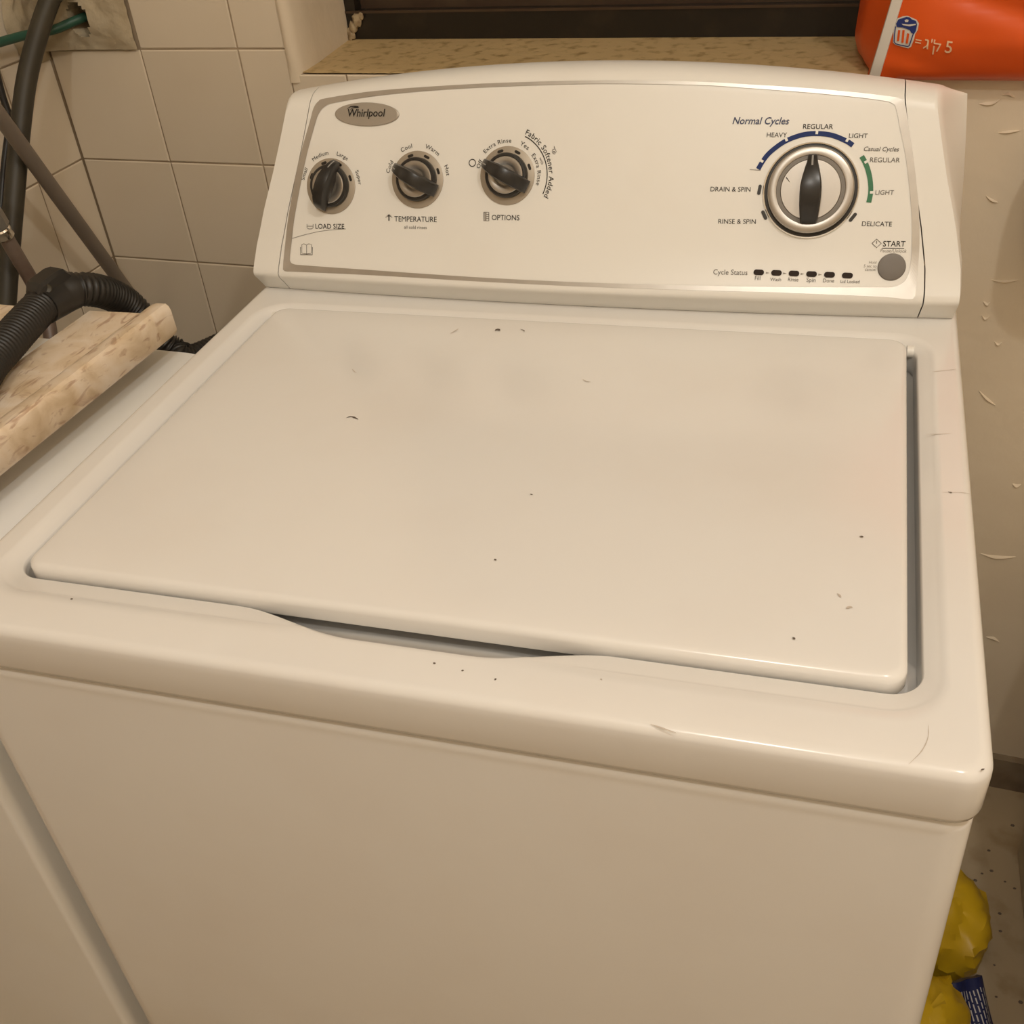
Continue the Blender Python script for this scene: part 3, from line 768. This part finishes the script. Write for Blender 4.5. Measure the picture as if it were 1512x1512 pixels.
def small_dial(cpx, ang, names, label):
    c = px2face(*cpx)
    MB().loops(lathe(c, [(R1, 0.0002), (R1, 0.0009), (R1 - 0.0006, 0.0012), (0.012, 0.0012)])).build('dial_ring', M['bezel'], panel)
    marks = (157, 109, 66, 21)
    for i, m in enumerate(marks):
        a = math.radians(m); pill_part('dial_mark', (c[0] + 0.0235 * math.cos(a), c[1] + 0.0235 * math.sin(a)), 0.0062, 0.0026, a + math.pi / 2, M['black'], 0.0010, 0.0015)
    kn = MB().loops(lathe(c, [(0.0205, 0.0010), (0.0210, 0.0018), (0.0208, 0.0060), (0.0200, 0.0072), (0.0178, 0.0074), (0.0172, 0.0066), (0.004, 0.0064)]), True, False, True).build('selector_knob', M['black'], wm)
    kn['label'] = label
    MB().loops(lathe(c, [(0.0174, 0.0064), (0.0173, 0.0078), (0.0167, 0.0084), (0.0128, 0.0086), (0.0100, 0.0072), (0.0094, 0.0070), (0.002, 0.0074)]), True, False, True).build('knob_face', M['brushed'], kn)
    A = math.radians(ang)
    bar(c, A, -0.0248, 0.0258, lambda t: 0.0068 * (1 - 0.42 * max(0, t - 0.62) / 0.38) * (0.9 + 0.1 * min(1, t * 6)), lambda t: 0.0085 + 0.0165 * (1 - (2 * t - 1) ** 2) ** 0.7, 0.0062).build('grip', M['black'], kn, angle=35)
    # pointer tick
    e = Vector((math.cos(A), math.sin(A))); V = []
    nn = Vector((-e.y, e.x))
    def hp(l): t = (l + 0.0248) / 0.0506; return 0.0085 + 0.0165 * (1 - (2 * t - 1) ** 2) ** 0.7 + 0.0003
    for l in (0.0175, 0.0195, 0.0215, 0.0235, 0.0250):
        for s in (-0.0006, 0.0006):
            q = e * l + nn * s; V.append(FP(c[0], c[1], hp(l)) + Vector((1, 0, 0)) * q.x + EV * q.y)
    mk('pointer_tick', V, [(2 * k, 2 * k + 2, 2 * k + 3, 2 * k + 1) for k in range(4)], M['tick'], kn)
    return c
c1 = small_dial((489, 275.1), 69, None, 'load size knob turned to Large')
for b_, a_ in (('Small', 160), ('Medium', 113), ('Large', 67), ('Super', 17)): arc_lettering(b_, c1, R1 * 1.13, a_, 0.0040, 'ink')
c2 = small_dial((616.7, 265.4), 154, None, 'temperature knob turned to Cold')
for b_, a_ in (('Cold', 159), ('Cool', 113), ('Warm', 62), ('Hot', 17)): arc_lettering(b_, c2, R1 * 1.13, a_, 0.0042, 'ink')
c3 = small_dial((749.3, 259.6), 154, None, 'options knob turned to Off')
arc_lettering('Off', c3, R1 * 1.06, 160, 0.0040, 'ink', 0.004); arc_lettering('Extra Rinse', c3, R1 * 1.12, 112, 0.0040, 'ink', 0, 1.05); arc_lettering('Yes', c3, R1 * 1.12, 60, 0.0044, 'ink')
arc_lettering('Extra Rinse', c3, R1 * 1.10, 12, 0.0040, 'ink', 0, 1.05); arc_lettering('with', c3, R1 * 1.29, 23, 0.0026, 'inkgrey')
arc_lettering('Fabric Softener Added', c3, R1 * 1.52, 20.5, 0.0052, 'ink', 0.004, 0.965)
fstrip('arc_line', [Vector((c3[0] + R1 * 1.455 * math.cos(math.radians(a)), c3[1] + R1 * 1.455 * math.sin(math.radians(a)))) for a in [66 - k * 2.25 for k in range(41)]], 0.0009, M['ink'])
oc = px2face(697.6, 240.5)
MB().loops([[FP(oc[0] + q * math.cos(a), oc[1] + q * math.sin(a), OFF) for a in [k * math.pi / 14 for k in range(28)]] for q in (0.0037, 0.0029)]).build('off_symbol', M['ink'], panel, smooth=False)

# main dial
c4 = px2face(1196.8, 281.5)
MB().loops(lathe(c4, [(0.0418, 0.0002), (0.0416, 0.0016), (0.0410, 0.0024), (0.0402, 0.0022), (0.0398, 0.0008)], 96)).build('dial_ring', M['chrome'], panel)
MB().loops(lathe(c4, [(0.0398, 0.0006), (0.030, 0.0006)], 96)).build('dial_gap_shade', M['black'], panel)  # flat black ring painted as the shade in the gap round the knob
mk4 = MB().loops(lathe(c4, [(0.0370, 0.0008), (0.0373, 0.006), (0.0371, 0.0088), (0.0366, 0.0098), (0.0358, 0.0102), (0.0302, 0.0107), (0.0296, 0.0104)], 96), True, False, False).build('cycle_knob', M['brushed'], wm)
mk4['label'] = 'large brushed metal cycle knob'
MB().loops(lathe(c4, [(0.0370, 0.0030), (0.0378, 0.0034), (0.0378, 0.0062), (0.0371, 0.0064)], 96)).build('knob_skirt', M['black'], mk4)
MB().loops(lathe(c4, [(0.0297, 0.0105), (0.0294, 0.0099), (0.0262, 0.0099), (0.0258, 0.0104)], 96)).build('knob_groove', M['groove'], mk4)
MB().loops(lathe(c4, [(0.0259, 0.0103), (0.0254, 0.0110), (0.010, 0.0111), (0.002, 0.0111)], 96), True, False, True).build('knob_face', M['brushed'], mk4)
A4 = math.radians(91.5)
def w4(t): return 0.0072 + 0.0022 * math.sin(math.pi * min(1, t / 0.9)) - 0.0034 * max(0, (t - 0.55) / 0.45) ** 1.2
def h4(t): return 0.0135 + 0.0125 * (1 - (2 * t - 1) ** 2) ** 0.8
bar(c4, A4, -0.0290, 0.0295, w4, h4, 0.0106, 28).build('grip', M['black'], mk4, angle=35)
V = []
for l in (0.0195, 0.022, 0.0245, 0.027, 0.0285):
    for s in (-0.0008, 0.0008):
        t = (l + 0.029) / 0.0585; e = Vector((math.cos(A4), math.sin(A4))); q = e * l + Vector((-e.y, e.x)) * s
        V.append(FP(c4[0], c4[1], h4(t) + 0.0003) + Vector((1, 0, 0)) * q.x + EV * q.y)
mk('pointer_tick', V, [(2 * k, 2 * k + 2, 2 * k + 3, 2 * k + 1) for k in range(4)], M['tick'], mk4)
V = [FP(c4[0] + a, c4[1] + b, 0.0118) for a, b in ((-0.0222, 0.0100), (-0.0216, 0.0106), (-0.0184, 0.0064), (-0.0186, 0.0062))]
mk('face_nick', V, [(0, 1, 2, 3)], M['ink'], mk4)
# start button
c5 = px2face(1316.6, 394.4)
MB().loops(lathe(c5, [(0.0120, 0.0002), (0.0118, 0.0012), (0.0114, 0.0018), (0.0106, 0.0020), (0.003, 0.0020)], 48), True, False, True).build('start_button', M['button'], wm)

# ------------------------------------------------------------------ marble counter on the left
ZC0, ZC1 = 0.913, 0.9425
def slab_poly(z, inset=0.0):
    i = inset
    pts = [(0.432, -0.462 - i), (0.371 + i, -0.466 - i), (0.3712 + i, -0.69 + i), (0.287 - i, -0.69 + i), (0.287 - i, -0.470 - i), (0.0, -0.470 - i), (0.0, -0.875 + i), (0.432, -0.875 + i)]
    return [RM(s, dd, z) for s, dd in pts]
mb = MB().loops([slab_poly(ZC0, 0.002), slab_poly(ZC0 + 0.002), slab_poly(ZC1 - 0.0025), slab_poly(ZC1, 0.0025)], True, True, True)
counter = empty('marble_counter', RM(0.22, -0.7, ZC0), 'beige marble counter slab with a notch for the hoses', 'counter')
mb.build('slab', M['marble'], counter, smooth=False)
# raised nosing strip along the right edge, chipped arris
loops = []
for k in range(64):
    dd = -0.446 - 0.429 * k / 63
    c = 0.0016 * noise.noise(Vector((dd * 70, 1, 2))) + 0.001 * noise.noise(Vector((dd * 190, 4, 2)))
    e = 0.0006 if k == 0 else 0
    loops.append([RM(0.4322, dd, ZC0 + e), RM(0.4322, dd, ZC1 - 0.001), RM(0.4345, dd, ZC1 + 0.0018 + c * 0.5 - e), RM(0.440, dd, ZC1 + 0.0034 + c * 0.4 - e), RM(0.4505 + c * .3, dd, ZC1 + 0.0036 + c * 0.5 - e), RM(0.4535 + c, dd, ZC1 + 0.001 + c - e), RM(0.4548 + c * 0.4, dd, ZC1 - 0.004), RM(0.4555, dd, ZC0 + 0.004 + e), RM(0.4535, dd, ZC0 + e)])
MB().loops(loops, True, True, True).build('nosing', M['marble'], counter, angle=35)

# white machine standing under the counter
ap = empty('undercounter_machine', RM(0.25, -0.66, 0), 'white machine with rounded edges under the marble counter', 'appliance')
def AL(i, z, rr, fi=0.0):
    P = rrect(0.02 + i, 0.489 - i, -0.862 + fi, -0.35, rr, 8, 6, 6)
    return [RM(a, min(b, -0.436), z) for a, b in P]
loops = [AL(0.012, 0.02, 0.008, 0.012), AL(0.0, 0.03, 0.010), AL(0.0, 0.848, 0.010)]
for k in range(1, 9):
    a = k / 8 * math.pi / 2; i = 0.036 * (1 - math.cos(a)); loops.append(AL(i, 0.848 + 0.037 * math.sin(a), 0.010, i * 0.4))
MB().loops(loops, True, True, True).build('casing', M['appliance'], ap, angle=40)
for s in (0.08, 0.43):
    for dd in (-0.80, -0.52):
        MB().loops([[RM(s + rr * math.cos(a), dd + rr * math.sin(a), z) for a in [k * math.pi / 6 for k in range(12)]] for rr, z in ((0.018, 0), (0.018, 0.021))], True, True, True).build('foot', M['rubber'], ap)

# ------------------------------------------------------------------ hoses and pipes in the corner
# corrugated drain hose lying over the counter edge
HZ = 0.9628
hp = [RM(0.022, -0.80, HZ), RM(0.12, -0.81, HZ), RM(0.25, -0.805, HZ), RM(0.35, -0.765, HZ), RM(0.397, -0.70, HZ), onz(-40, 568, HZ), onz(-15, 535, HZ), onz(6, 512, HZ), onz(34, 481, HZ), onz(60, 454, HZ), onz(87, 437, HZ), onz(111, 428, 0.9625), onz(137, 428, 0.955), onz(163, 435, 0.938), onz(188, 449, 0.918), onz(214, 476, 0.893), onz(240, 508, 0.868), onz(262, 522, 0.855), onz(290, 530, 0.85), RM(0.455, -0.28, 0.842), RM(0.458, -0.22, 0.82), RM(0.45, -0.17, 0.77), RM(0.45, -0.15, 0.68)]
path = catmull(hp, 900)
rad = [0.0160 + 0.0014 * math.cos(k * math.pi / 2) for k in range(900)]
hose = empty('drain_hose', path[500], 'black corrugated drain hose bent over the edge of the marble counter', 'hose')
tube(path, rad, 18).build('hose_body', M['rubber'], hose, angle=None)
# hose clip at the bend
ka = min(range(900), key=lambda k: (path[k] - onz(60, 454, HZ)).length); kb = min(range(900), key=lambda k: (path[k] - onz(111, 428, 0.9625)).length)
seg = path[ka:kb + 1]; n = len(seg)
tube(seg, [0.0184 + 0.0010 * math.sin(math.pi * k / (n - 1)) for k in range(n)], 18).build('hose_clip', M['rubber'], hose, angle=40)
mid = seg[n // 2]; t = (seg[n // 2 + 3] - seg[n // 2 - 3]).normalized(); side = t.cross(Vector((0, 0, 1))).normalized()
def CL(a, b, c): return mid + t * a + side * b + Vector((0, 0, 1)) * c
mb = MB()
for q in ((0.022, 0.013, 0.018), ):
    lp = []
    for l, w, h0, h1 in ((-0.024, 0.009, 0.012, 0.0175), (-0.018, 0.012, 0.012, 0.024), (0.004, 0.012, 0.012, 0.0275), (0.012, 0.012, 0.012, 0.0265), (0.020, 0.010, 0.012, 0.018)):
        lp.append([CL(l, -w, h0), CL(l, -w, h1 - 0.003), CL(l, -w + 0.003, h1), CL(l, w - 0.003, h1), CL(l, w, h1 - 0.003), CL(l, w, h0)])
    mb.loops(lp, True, True, True)
mb.build('clip_hook', M['rubber'], hose, angle=30)
toCam = (CC - mid).normalized(); sc = CL(-0.006, 0, 0.012) + toCam * 0.0145
rt = toCam.cross(Vector((0, 0, 1))).normalized(); upv = rt.cross(toCam)
MB().loops([[sc + (rt * math.cos(a) + upv * math.sin(a)) * rr + toCam * o for a in [k * math.pi / 8 for k in range(16)]] for rr, o in ((0.0045, -0.004), (0.0045, 0.001), (0.0038, 0.0018), (0.0015, 0.0012))], True, True, True).build('screw', M['hosedark'], hose)

# grey rigid pipe leaning across the corner
A_ = ons(0, 172, 0.105); B_ = ond(172, 408, -0.075)
dirp = (B_ - A_).normalized()
o = tube([A_ - dirp * 0.25, A_, A_.lerp(B_, 0.5), B_, B_ + dirp * 0.14], 0.0098, 16).build('grey_pipe', M['conduit'])
tag(o, 'straight grey pipe slanting across the tiled corner', 'pipe')
# thick dark hose coming down the left wall
dp = [RM(0.045, -0.10, 1.30), RM(0.062, -0.066, 1.22), ons(91, -34, 0.080), ons(75, -3, 0.072), ons(55, 55, 0.066), ons(39, 120, 0.064), ons(29, 200, 0.066), ons(22, 280, 0.07), ons(16, 350, 0.075), ons(10, 430, 0.085), ons(6, 500, 0.10), ons(2, 590, 0.12)]
o = tube(catmull(dp, 70), 0.0125, 16).build('dark_hose', M['hosedark']); tag(o, 'thick dark rubber hose hanging along the tiled left wall', 'hose')
# green hose into the hole
dp = [RM(0.0065, -0.42, 1.10), ons(-60, 80, 0.015), ons(-20, 68, 0.022), ons(15, 58, 0.025), ons(42, 51, 0.032), RM(0.045, -0.03, 1.1095), RM(0.062, -0.012, 1.1145), RM(0.0745, 0.008, 1.118), RM(0.0740, 0.045, 1.117)]
o = tube(catmull(dp, 50), 0.0058, 12).build('green_hose', M['green']); tag(o, 'thin green hose running into the hole in the wall', 'hose')
# black cable behind the dark hose
dp = [RM(0.0052, -0.20, 1.60), RM(0.006, -0.16, 1.35), ons(-25, 60, 0.012), ons(-3, 118, 0.012), ons(6, 150, 0.014), ons(14, 178, 0.018), ons(8, 230, 0.02), ons(2, 300, 0.022), ons(-4, 400, 0.024)]
o = tube(catmull(dp, 50), 0.0045, 10).build('black_cable', M['rubber']); tag(o, 'thin black cable behind the thick dark hose', 'cable')
# brown inlet hose with a chrome ferrule
ih = empty('inlet_hose', ons(30, 390, 0.12), 'brown water hose with a chrome ferrule beside the marble counter', 'hose')
dp = [RM(0.0105, -0.50, 1.00), RM(0.06, -0.44, 1.00), ons(-40, 265, 0.115), ons(-12, 316, 0.12), ons(6, 346, 0.12), ons(28, 383, 0.12), ons(50, 421, 0.12), ons(70, 470, 0.125), ons(80, 540, 0.14)]
pth = catmull(dp, 90)
tube(pth, 0.0090, 14).build('hose_body', M['inlet'], ih)
a = min(range(90), key=lambda k: (pth[k] - ons(4, 343, 0.12)).length); s1 = pth[a]; t1 = (pth[a + 1] - pth[a - 1]).normalized()
tube([s1 - t1 * 0.007, s1 - t1 * 0.005, s1 - t1 * 0.0005, s1 + t1 * 0.0005, s1 + t1 * 0.005, s1 + t1 * 0.007], [0.0102, 0.0115, 0.0108, 0.0108, 0.0115, 0.0102], 18).build('ferrule', M['chrome'], ih)
tube([s1 - t1 * 0.030, s1 - t1 * 0.028, s1 - t1 * 0.009, s1 - t1 * 0.007], [0.011, 0.013, 0.013, 0.010], 6).build('nut', M['dullmetal'], ih, angle=20)

# ------------------------------------------------------------------ orange detergent bag on the sill
bag = empty('detergent_bag', RM(1.22, 0.04, SILL), 'shiny orange plastic detergent bag with a printed laundry basket on the window sill', 'bag')
BZ0, BZ1 = SILL + 0.0005, 1.40
def bag_front(s, z):
    """depth d of the front skin"""
    q = (z - BZ0) / (BZ1 - BZ0); sf = 1.0845 + 0.19 * (z - BZ0) * (1 if z < 1.2 else 0) + (0.0287 if z >= 1.2 else 0)
    p = (s - sf) / (1.40 - sf); p = max(0, min(1, p))
    b = 0.028 * min(1, q * 9) ** 0.6 * math.sin(math.pi * min(1, p * 0.9 + 0.04)) ** 0.7
    w = 0.006 * math.exp(-(((z - (1.128 - 0.30 * (s - 1.185))) / 0.012) ** 2)) * max(0, min(1, (s - 1.12) / 0.05))
    w2 = 0.0035 * math.exp(-(((z - (1.066 - 0.22 * (s - 1.10))) / 0.006) ** 2)) * max(0, 1 - abs(s - 1.115) / 0.05)
    cr = 0.004 * noise.noise(Vector((s * 16, z * 16, 2.0))) * min(1, p * 8) * min(1, q * 12)
    taper = 0.055 * max(0, (q - 0.55) / 0.45) ** 1.5
    return -0.017 - b + w - w2 + cr + taper
loops = []
NQ = 60
for k in range(NQ + 1):
    q = k / NQ; z = BZ0 + (BZ1 - BZ0) * q; sf = 1.0845 + 0.19 * (min(z, 1.2) - BZ0)
    ring = []
    NF = 70
    for i in range(NF + 1):
        s = sf + (1.40 - sf) * i / NF; ring.append(RM(s, bag_front(s, z), z))
    tp = 0.055 * max(0, (q - 0.55) / 0.45) ** 1.5
    lo = min(1, q * 14) ** 0.5
    ring += [RM(1.408 + 0.008 * lo, 0.01 + tp * 0.4, z), RM(1.41 + 0.012 * lo, 0.05, z), RM(1.405, 0.095 - tp * 0.6, z)]
    for i in range(1, 12): ring.append(RM(1.405 - (1.405 - 1.066) * i / 12, 0.115 - tp * 0.9 + 0.003 * math.sin(i), z))
    g0 = 1.066 - 0.010 * lo + 0.07 * (z - BZ0)
    fd = bag_front(sf, z)
    ring += [RM(g0, 0.112 - tp, z), RM(g0 - 0.004, 0.095 - tp * 0.8, z), RM(g0 - 0.003 + 0.004 * (1 - lo), 0.07 - tp * 0.5, z), RM(g0 + 0.003 + 0.006 * (1 - lo), 0.045, z), RM(g0 + 0.009 + 0.004 * (1 - lo), 0.022, z), RM(sf - 0.008, 0.005 + 0.4 * (fd + 0.017), z)]
    loops.append(ring)
MB().loops(loops, True, True, True).build('bag_body', M['orange'], bag, angle=55)
# white sealed edge along the front corner
loops = []
for k in range(40):
    z = BZ0 + 0.0002 + (1.36 - BZ0) * k / 39; sf = 1.0845 + 0.19 * (min(z, 1.2) - BZ0); dd = bag_front(sf, z)
    loops.append([RM(sf - 0.0060, dd + 0.0015, z), RM(sf - 0.0052, dd - 0.0028, z), RM(sf, dd - 0.0040, z), RM(sf + 0.0048, dd - 0.0040, z), RM(sf + 0.0055, dd - 0.0010, z)])
MB().loops(loops, True, True, True).build('edge_seal', M['bagwhite'], bag, angle=60)
def bagpt(u, v, lift=0.0012):
    P = ond(u, v, -0.03)
    for _ in range(12):
        s, dd, z = to_room(P); P = ond(u, v, bag_front(s, z))
    s, dd, z = to_room(P); return RM(s, bag_front(s, z) - lift, z)
def bz(x, y): return (1260 + x / 6.0, y / 6.0)
def bagpoly(name, pts, m, lift):
    # densify so the print follows the film
    V = [bagpt(*bz(*p), lift) for p in pts]; c = [sum(p[0] for p in pts) / len(pts), sum(p[1] for p in pts) / len(pts)]
    V.append(bagpt(*bz(*c), lift)); n = len(pts)
    return mk(name, V, [(n, (i + 1) % n, i) for i in range(n)], M[m], bag, smooth=False)
bagpoly('basket_print', [(352, 215), (378, 195), (392, 160), (440, 142), (480, 138), (515, 152), (560, 172), (582, 205), (570, 265), (548, 300), (540, 340), (512, 412), (488, 426), (440, 415), (372, 395), (352, 375), (356, 300)], 'bagwhite', 0.0010)
bagpoly('basket_print', [(380, 205), (400, 168), (445, 155), (470, 146), (500, 150), (520, 168), (556, 182), (566, 215), (555, 270), (540, 296), (515, 290), (500, 262), (440, 240), (385, 235)], 'bagblue', 0.0017)
bagpoly('basket_print', [(455, 175), (475, 166), (492, 172), (486, 190), (462, 192)], 'bagwhite', 0.0023)
bagpoly('basket_print', [(430, 205), (490, 212), (552, 205), (556, 216), (500, 228), (440, 218)], 'bagwhite', 0.0024)
def bagline(pts, w, m, lift):
    V = []; n = len(pts); pv = [Vector(p) for p in pts]
    for k, q in enumerate(pv):
        t = (pv[min(n - 1, k + 1)] - pv[max(0, k - 1)]).normalized(); s = Vector((-t.y, t.x)) * w / 2
        V += [bagpt(*bz(*(q + s)), lift), bagpt(*bz(*(q - s)), lift)]
    return mk('basket_print', V, [(2 * k, 2 * k + 2, 2 * k + 3, 2 * k + 1) for k in range(n - 1)], M[m], bag, smooth=False)
bagline([(376, 230), (366, 300), (362, 365), (376, 384), (430, 398), (484, 408), (498, 398), (520, 330), (536, 285)], 9, 'bagblue', 0.0018)
for a, b in (((408, 262), (396, 360)), ((446, 262), (436, 374)), ((487, 292), (474, 382))): bagline([a, (Vector(a) + Vector(b)) / 2, b], 20, 'orange', 0.0018)
def bagtext(body, L, R, vs=1.0):
    V, F = text_mesh(body, 0, 0.006)
    x0 = min(v.x for v in V); x1 = max(v.x for v in V); a = Vector(L); b = Vector(R); k = (b - a).length / (x1 - x0); e = (b - a).normalized(); nn = Vector((e.y, -e.x))
    W = [bagpt(*bz(*(a + e * ((v.x - x0) * k) + nn * (v.y * k * vs))), 0.0014) for v in V]
    o = mk('lettering', W, F, M['bagprint'], bag, smooth=False)
bagtext('=', (543, 397), (595, 407)); bagtext('\u05d2', (618, 425), (662, 433)); bagtext('"', (674, 432), (708, 440), 1.0); bagtext('\u05e7', (703, 448), (768, 458)); bagtext('5', (808, 460), (868, 470))

# ------------------------------------------------------------------ things on the floor beside the washing machine
def crumple(name, cx, cy, rx, ry, h, seed, m, parent, rot=0.0):
    loops = []; NT, NP = 22, 36
    for i in range(1, NT):
        th = math.pi * i / NT; lp = []
        for j in range(NP):
            p = 2 * math.pi * j / NP; v = Vector((math.sin(th) * math.cos(p), math.sin(th) * math.sin(p), math.cos(th)))
            k = 1 + 0.22 * noise.noise(v * 1.6 + Vector((seed, 0, 0))) + 0.13 * abs(noise.noise(v * 3.6 + Vector((0, seed, 0)))) + 0.05 * noise.noise(v * 8 + Vector((0, 0, seed)))
            x, y, z = v.x * rx * k, v.y * ry * k, h * 0.5 + v.z * h * 0.5 * k
            lp.append(Vector((cx + x * math.cos(rot) - y * math.sin(rot), cy + x * math.sin(rot) + y * math.cos(rot), max(0.001, z))))
        loops.append(lp)
    return MB().loops(loops, True, True, True).build(name, m, parent, angle=28)
yb = crumple('plastic_bag', 0.455, 0.527, 0.060, 0.076, 0.11, 3.3, M['yellow'], None, 0.2)
tag(yb, 'crumpled yellow plastic bag on the floor beside the washing machine', 'bag')
pk = empty('detergent_packet', (0.46, 0.36, 0), 'yellow packet with a dark blue printed label on the floor', 'packet')
crumple('packet_body', 0.425, 0.35, 0.05, 0.075, 0.12, 7.7, M['yellow'], pk, -0.3)
# folded blue label panel leaning on the packet
lp = [onz(1402, 1452, 0.085), onz(1449, 1440, 0.075), onz(1478, 1545, 0.02), onz(1428, 1560, 0.03)]
def LBL(a, b, o=0.0):
    P = (lp[0] * (1 - a) + lp[1] * a) * (1 - b) + (lp[3] * (1 - a) + lp[2] * a) * b
    nrm = (lp[3] - lp[0]).cross(lp[1] - lp[0]).normalized()
    return P + nrm * (o + 0.003 * math.sin(a * 9 + b * 3) + 0.004 * math.sin(math.pi * a))
for sgn in (0,):
    G = 12; lo = [[LBL(i / G, j / G, 0.0) for i in range(G + 1)] for j in range(G + 1)]; lu = [[LBL(i / G, j / G, -0.010) for i in range(G + 1)] for j in range(G + 1)]
    V = [p for rw in lo for p in rw] + [p for rw in lu for p in rw]; Q = (G + 1) ** 2; F = []
    for j in range(G):
        for i in range(G):
            a = j * (G + 1) + i; F.append((a, a + G + 1, a + G + 2, a + 1)); F.append((Q + a, Q + a + 1, Q + a + G + 2, Q + a + G + 1))
    rim = [i for i in range(G + 1)] + [j * (G + 1) + G for j in range(1, G + 1)] + [G * (G + 1) + i for i in range(G - 1, -1, -1)] + [j * (G + 1) for j in range(G - 1, 0, -1)]
    for a, b in zip(rim, rim[1:] + rim[:1]): F.append((a, b, Q + b, Q + a))
    lb = mk('label_panel', V, F, M['bluefilm'], pk, angle=40)
sgn = 1 if (LBL(0.5, 0.5, 0.01) - CC).length < (LBL(0.5, 0.5, -0.01) - CC).length else -1
for k in range(9):
    a = 0.10 + 0.095 * k; b0 = 0.14 + random.uniform(-0.02, 0.03); b = b0; end = random.uniform(0.55, 0.98)
    while b < end:
        l = random.uniform(0.06, 0.16); off = 0.0008 if sgn > 0 else -0.0108
        V = [LBL(a, b, off), LBL(a + 0.030, b, off), LBL(a + 0.030, b + l, off), LBL(a, b + l, off)]
        mk('print_line', V, [(0, 1, 2, 3)], M['whiteline'], lb, smooth=False); b += l + 0.025

# beige cabinet on the right of the floor gap
cb = empty('storage_cabinet', (0.75, 0.3, 0), 'beige cabinet standing across the gap from the washing machine', 'cabinet')
def CBL(i, z): return [Vector((p[0], p[1], z)) for p in rrect(0.570 + i, 0.95 - i, -0.05 + i, 0.715 - i, 0.022, 6, 4, 4)]
MB().loops([CBL(0.004, 0.0), CBL(0, 0.004), CBL(0, 0.546), CBL(0.004, 0.55)], True, True, True).build('cabinet_body', M['cabinet'], cb, angle=40)
for y0, y1 in ((-0.02, 0.325), (0.335, 0.685)):
    dr = MB().box(XYZ, 0.5665, 0.5705, y0, y1, 0.05, 0.52)
    d_o = dr.build('door', M['cabinet'], cb, smooth=False)
    tube([Vector((0.556, y1 - 0.04 if y0 < 0 else y0 + 0.04, 0.38)), Vector((0.556, y1 - 0.04 if y0 < 0 else y0 + 0.04, 0.48))], 0.005, 10).build('handle', M['dullmetal'], d_o)

# dirt crumbs on the floor
for u, v in ((1464, 1286), (1440, 1300), (1476, 1349), (1460, 1256), (1484, 1302), (1495, 1219), (1477, 1375), (1468, 1425), (1471, 1472), (1507, 1480), (1450, 1290), (1498, 1312)):
    P = onz(u, v, 0.0); rr = random.uniform(0.0012, 0.0024)
    lpz = [[P + Vector((math.cos(a) * q * rr * 1.4, math.sin(a) * q * rr, z * rr)) for a in [k * math.pi / 3 for k in range(6)]] for q, z in ((1.0, 0.02), (0.9, 0.5), (0.4, 0.8))]
    o = MB().loops(lpz, True, True, True).build('dirt_crumb', M['scuff'])
    tag(o, 'tiny dark dirt crumb on the beige floor', 'crumb', 'dirt crumbs on the floor')

# box added out of view to cast a soft shadow on the plaster
fx = empty('added_shadow_box', RM(1.33, 0, 0.86), 'rounded white box added out of view to shade the plaster wall', 'added box')
def FXL(i, dd, rr): return [RM(p[0], dd, p[1]) for p in rrect(1.262 + i, 1.40 - i, 0.862 + i, 1.032 - i, rr, 10, 6, 6)]
MB().loops([FXL(0, 0.0, 0.05), FXL(0, -0.060, 0.05), FXL(0.003, -0.075, 0.048), FXL(0.012, -0.086, 0.042), FXL(0.028, -0.090, 0.03)], True, True, True).build('box_body', M['appliance'], fx, angle=50)
MB().loops([[RM(1.331 + rr * math.cos(a), dd, 0.93 + rr * math.sin(a)) for a in [k * math.pi / 12 for k in range(24)]] for rr, dd in ((0.018, -0.0895), (0.018, -0.097), (0.015, -0.099))], True, False, True).build('dial', M['dullmetal'], fx)
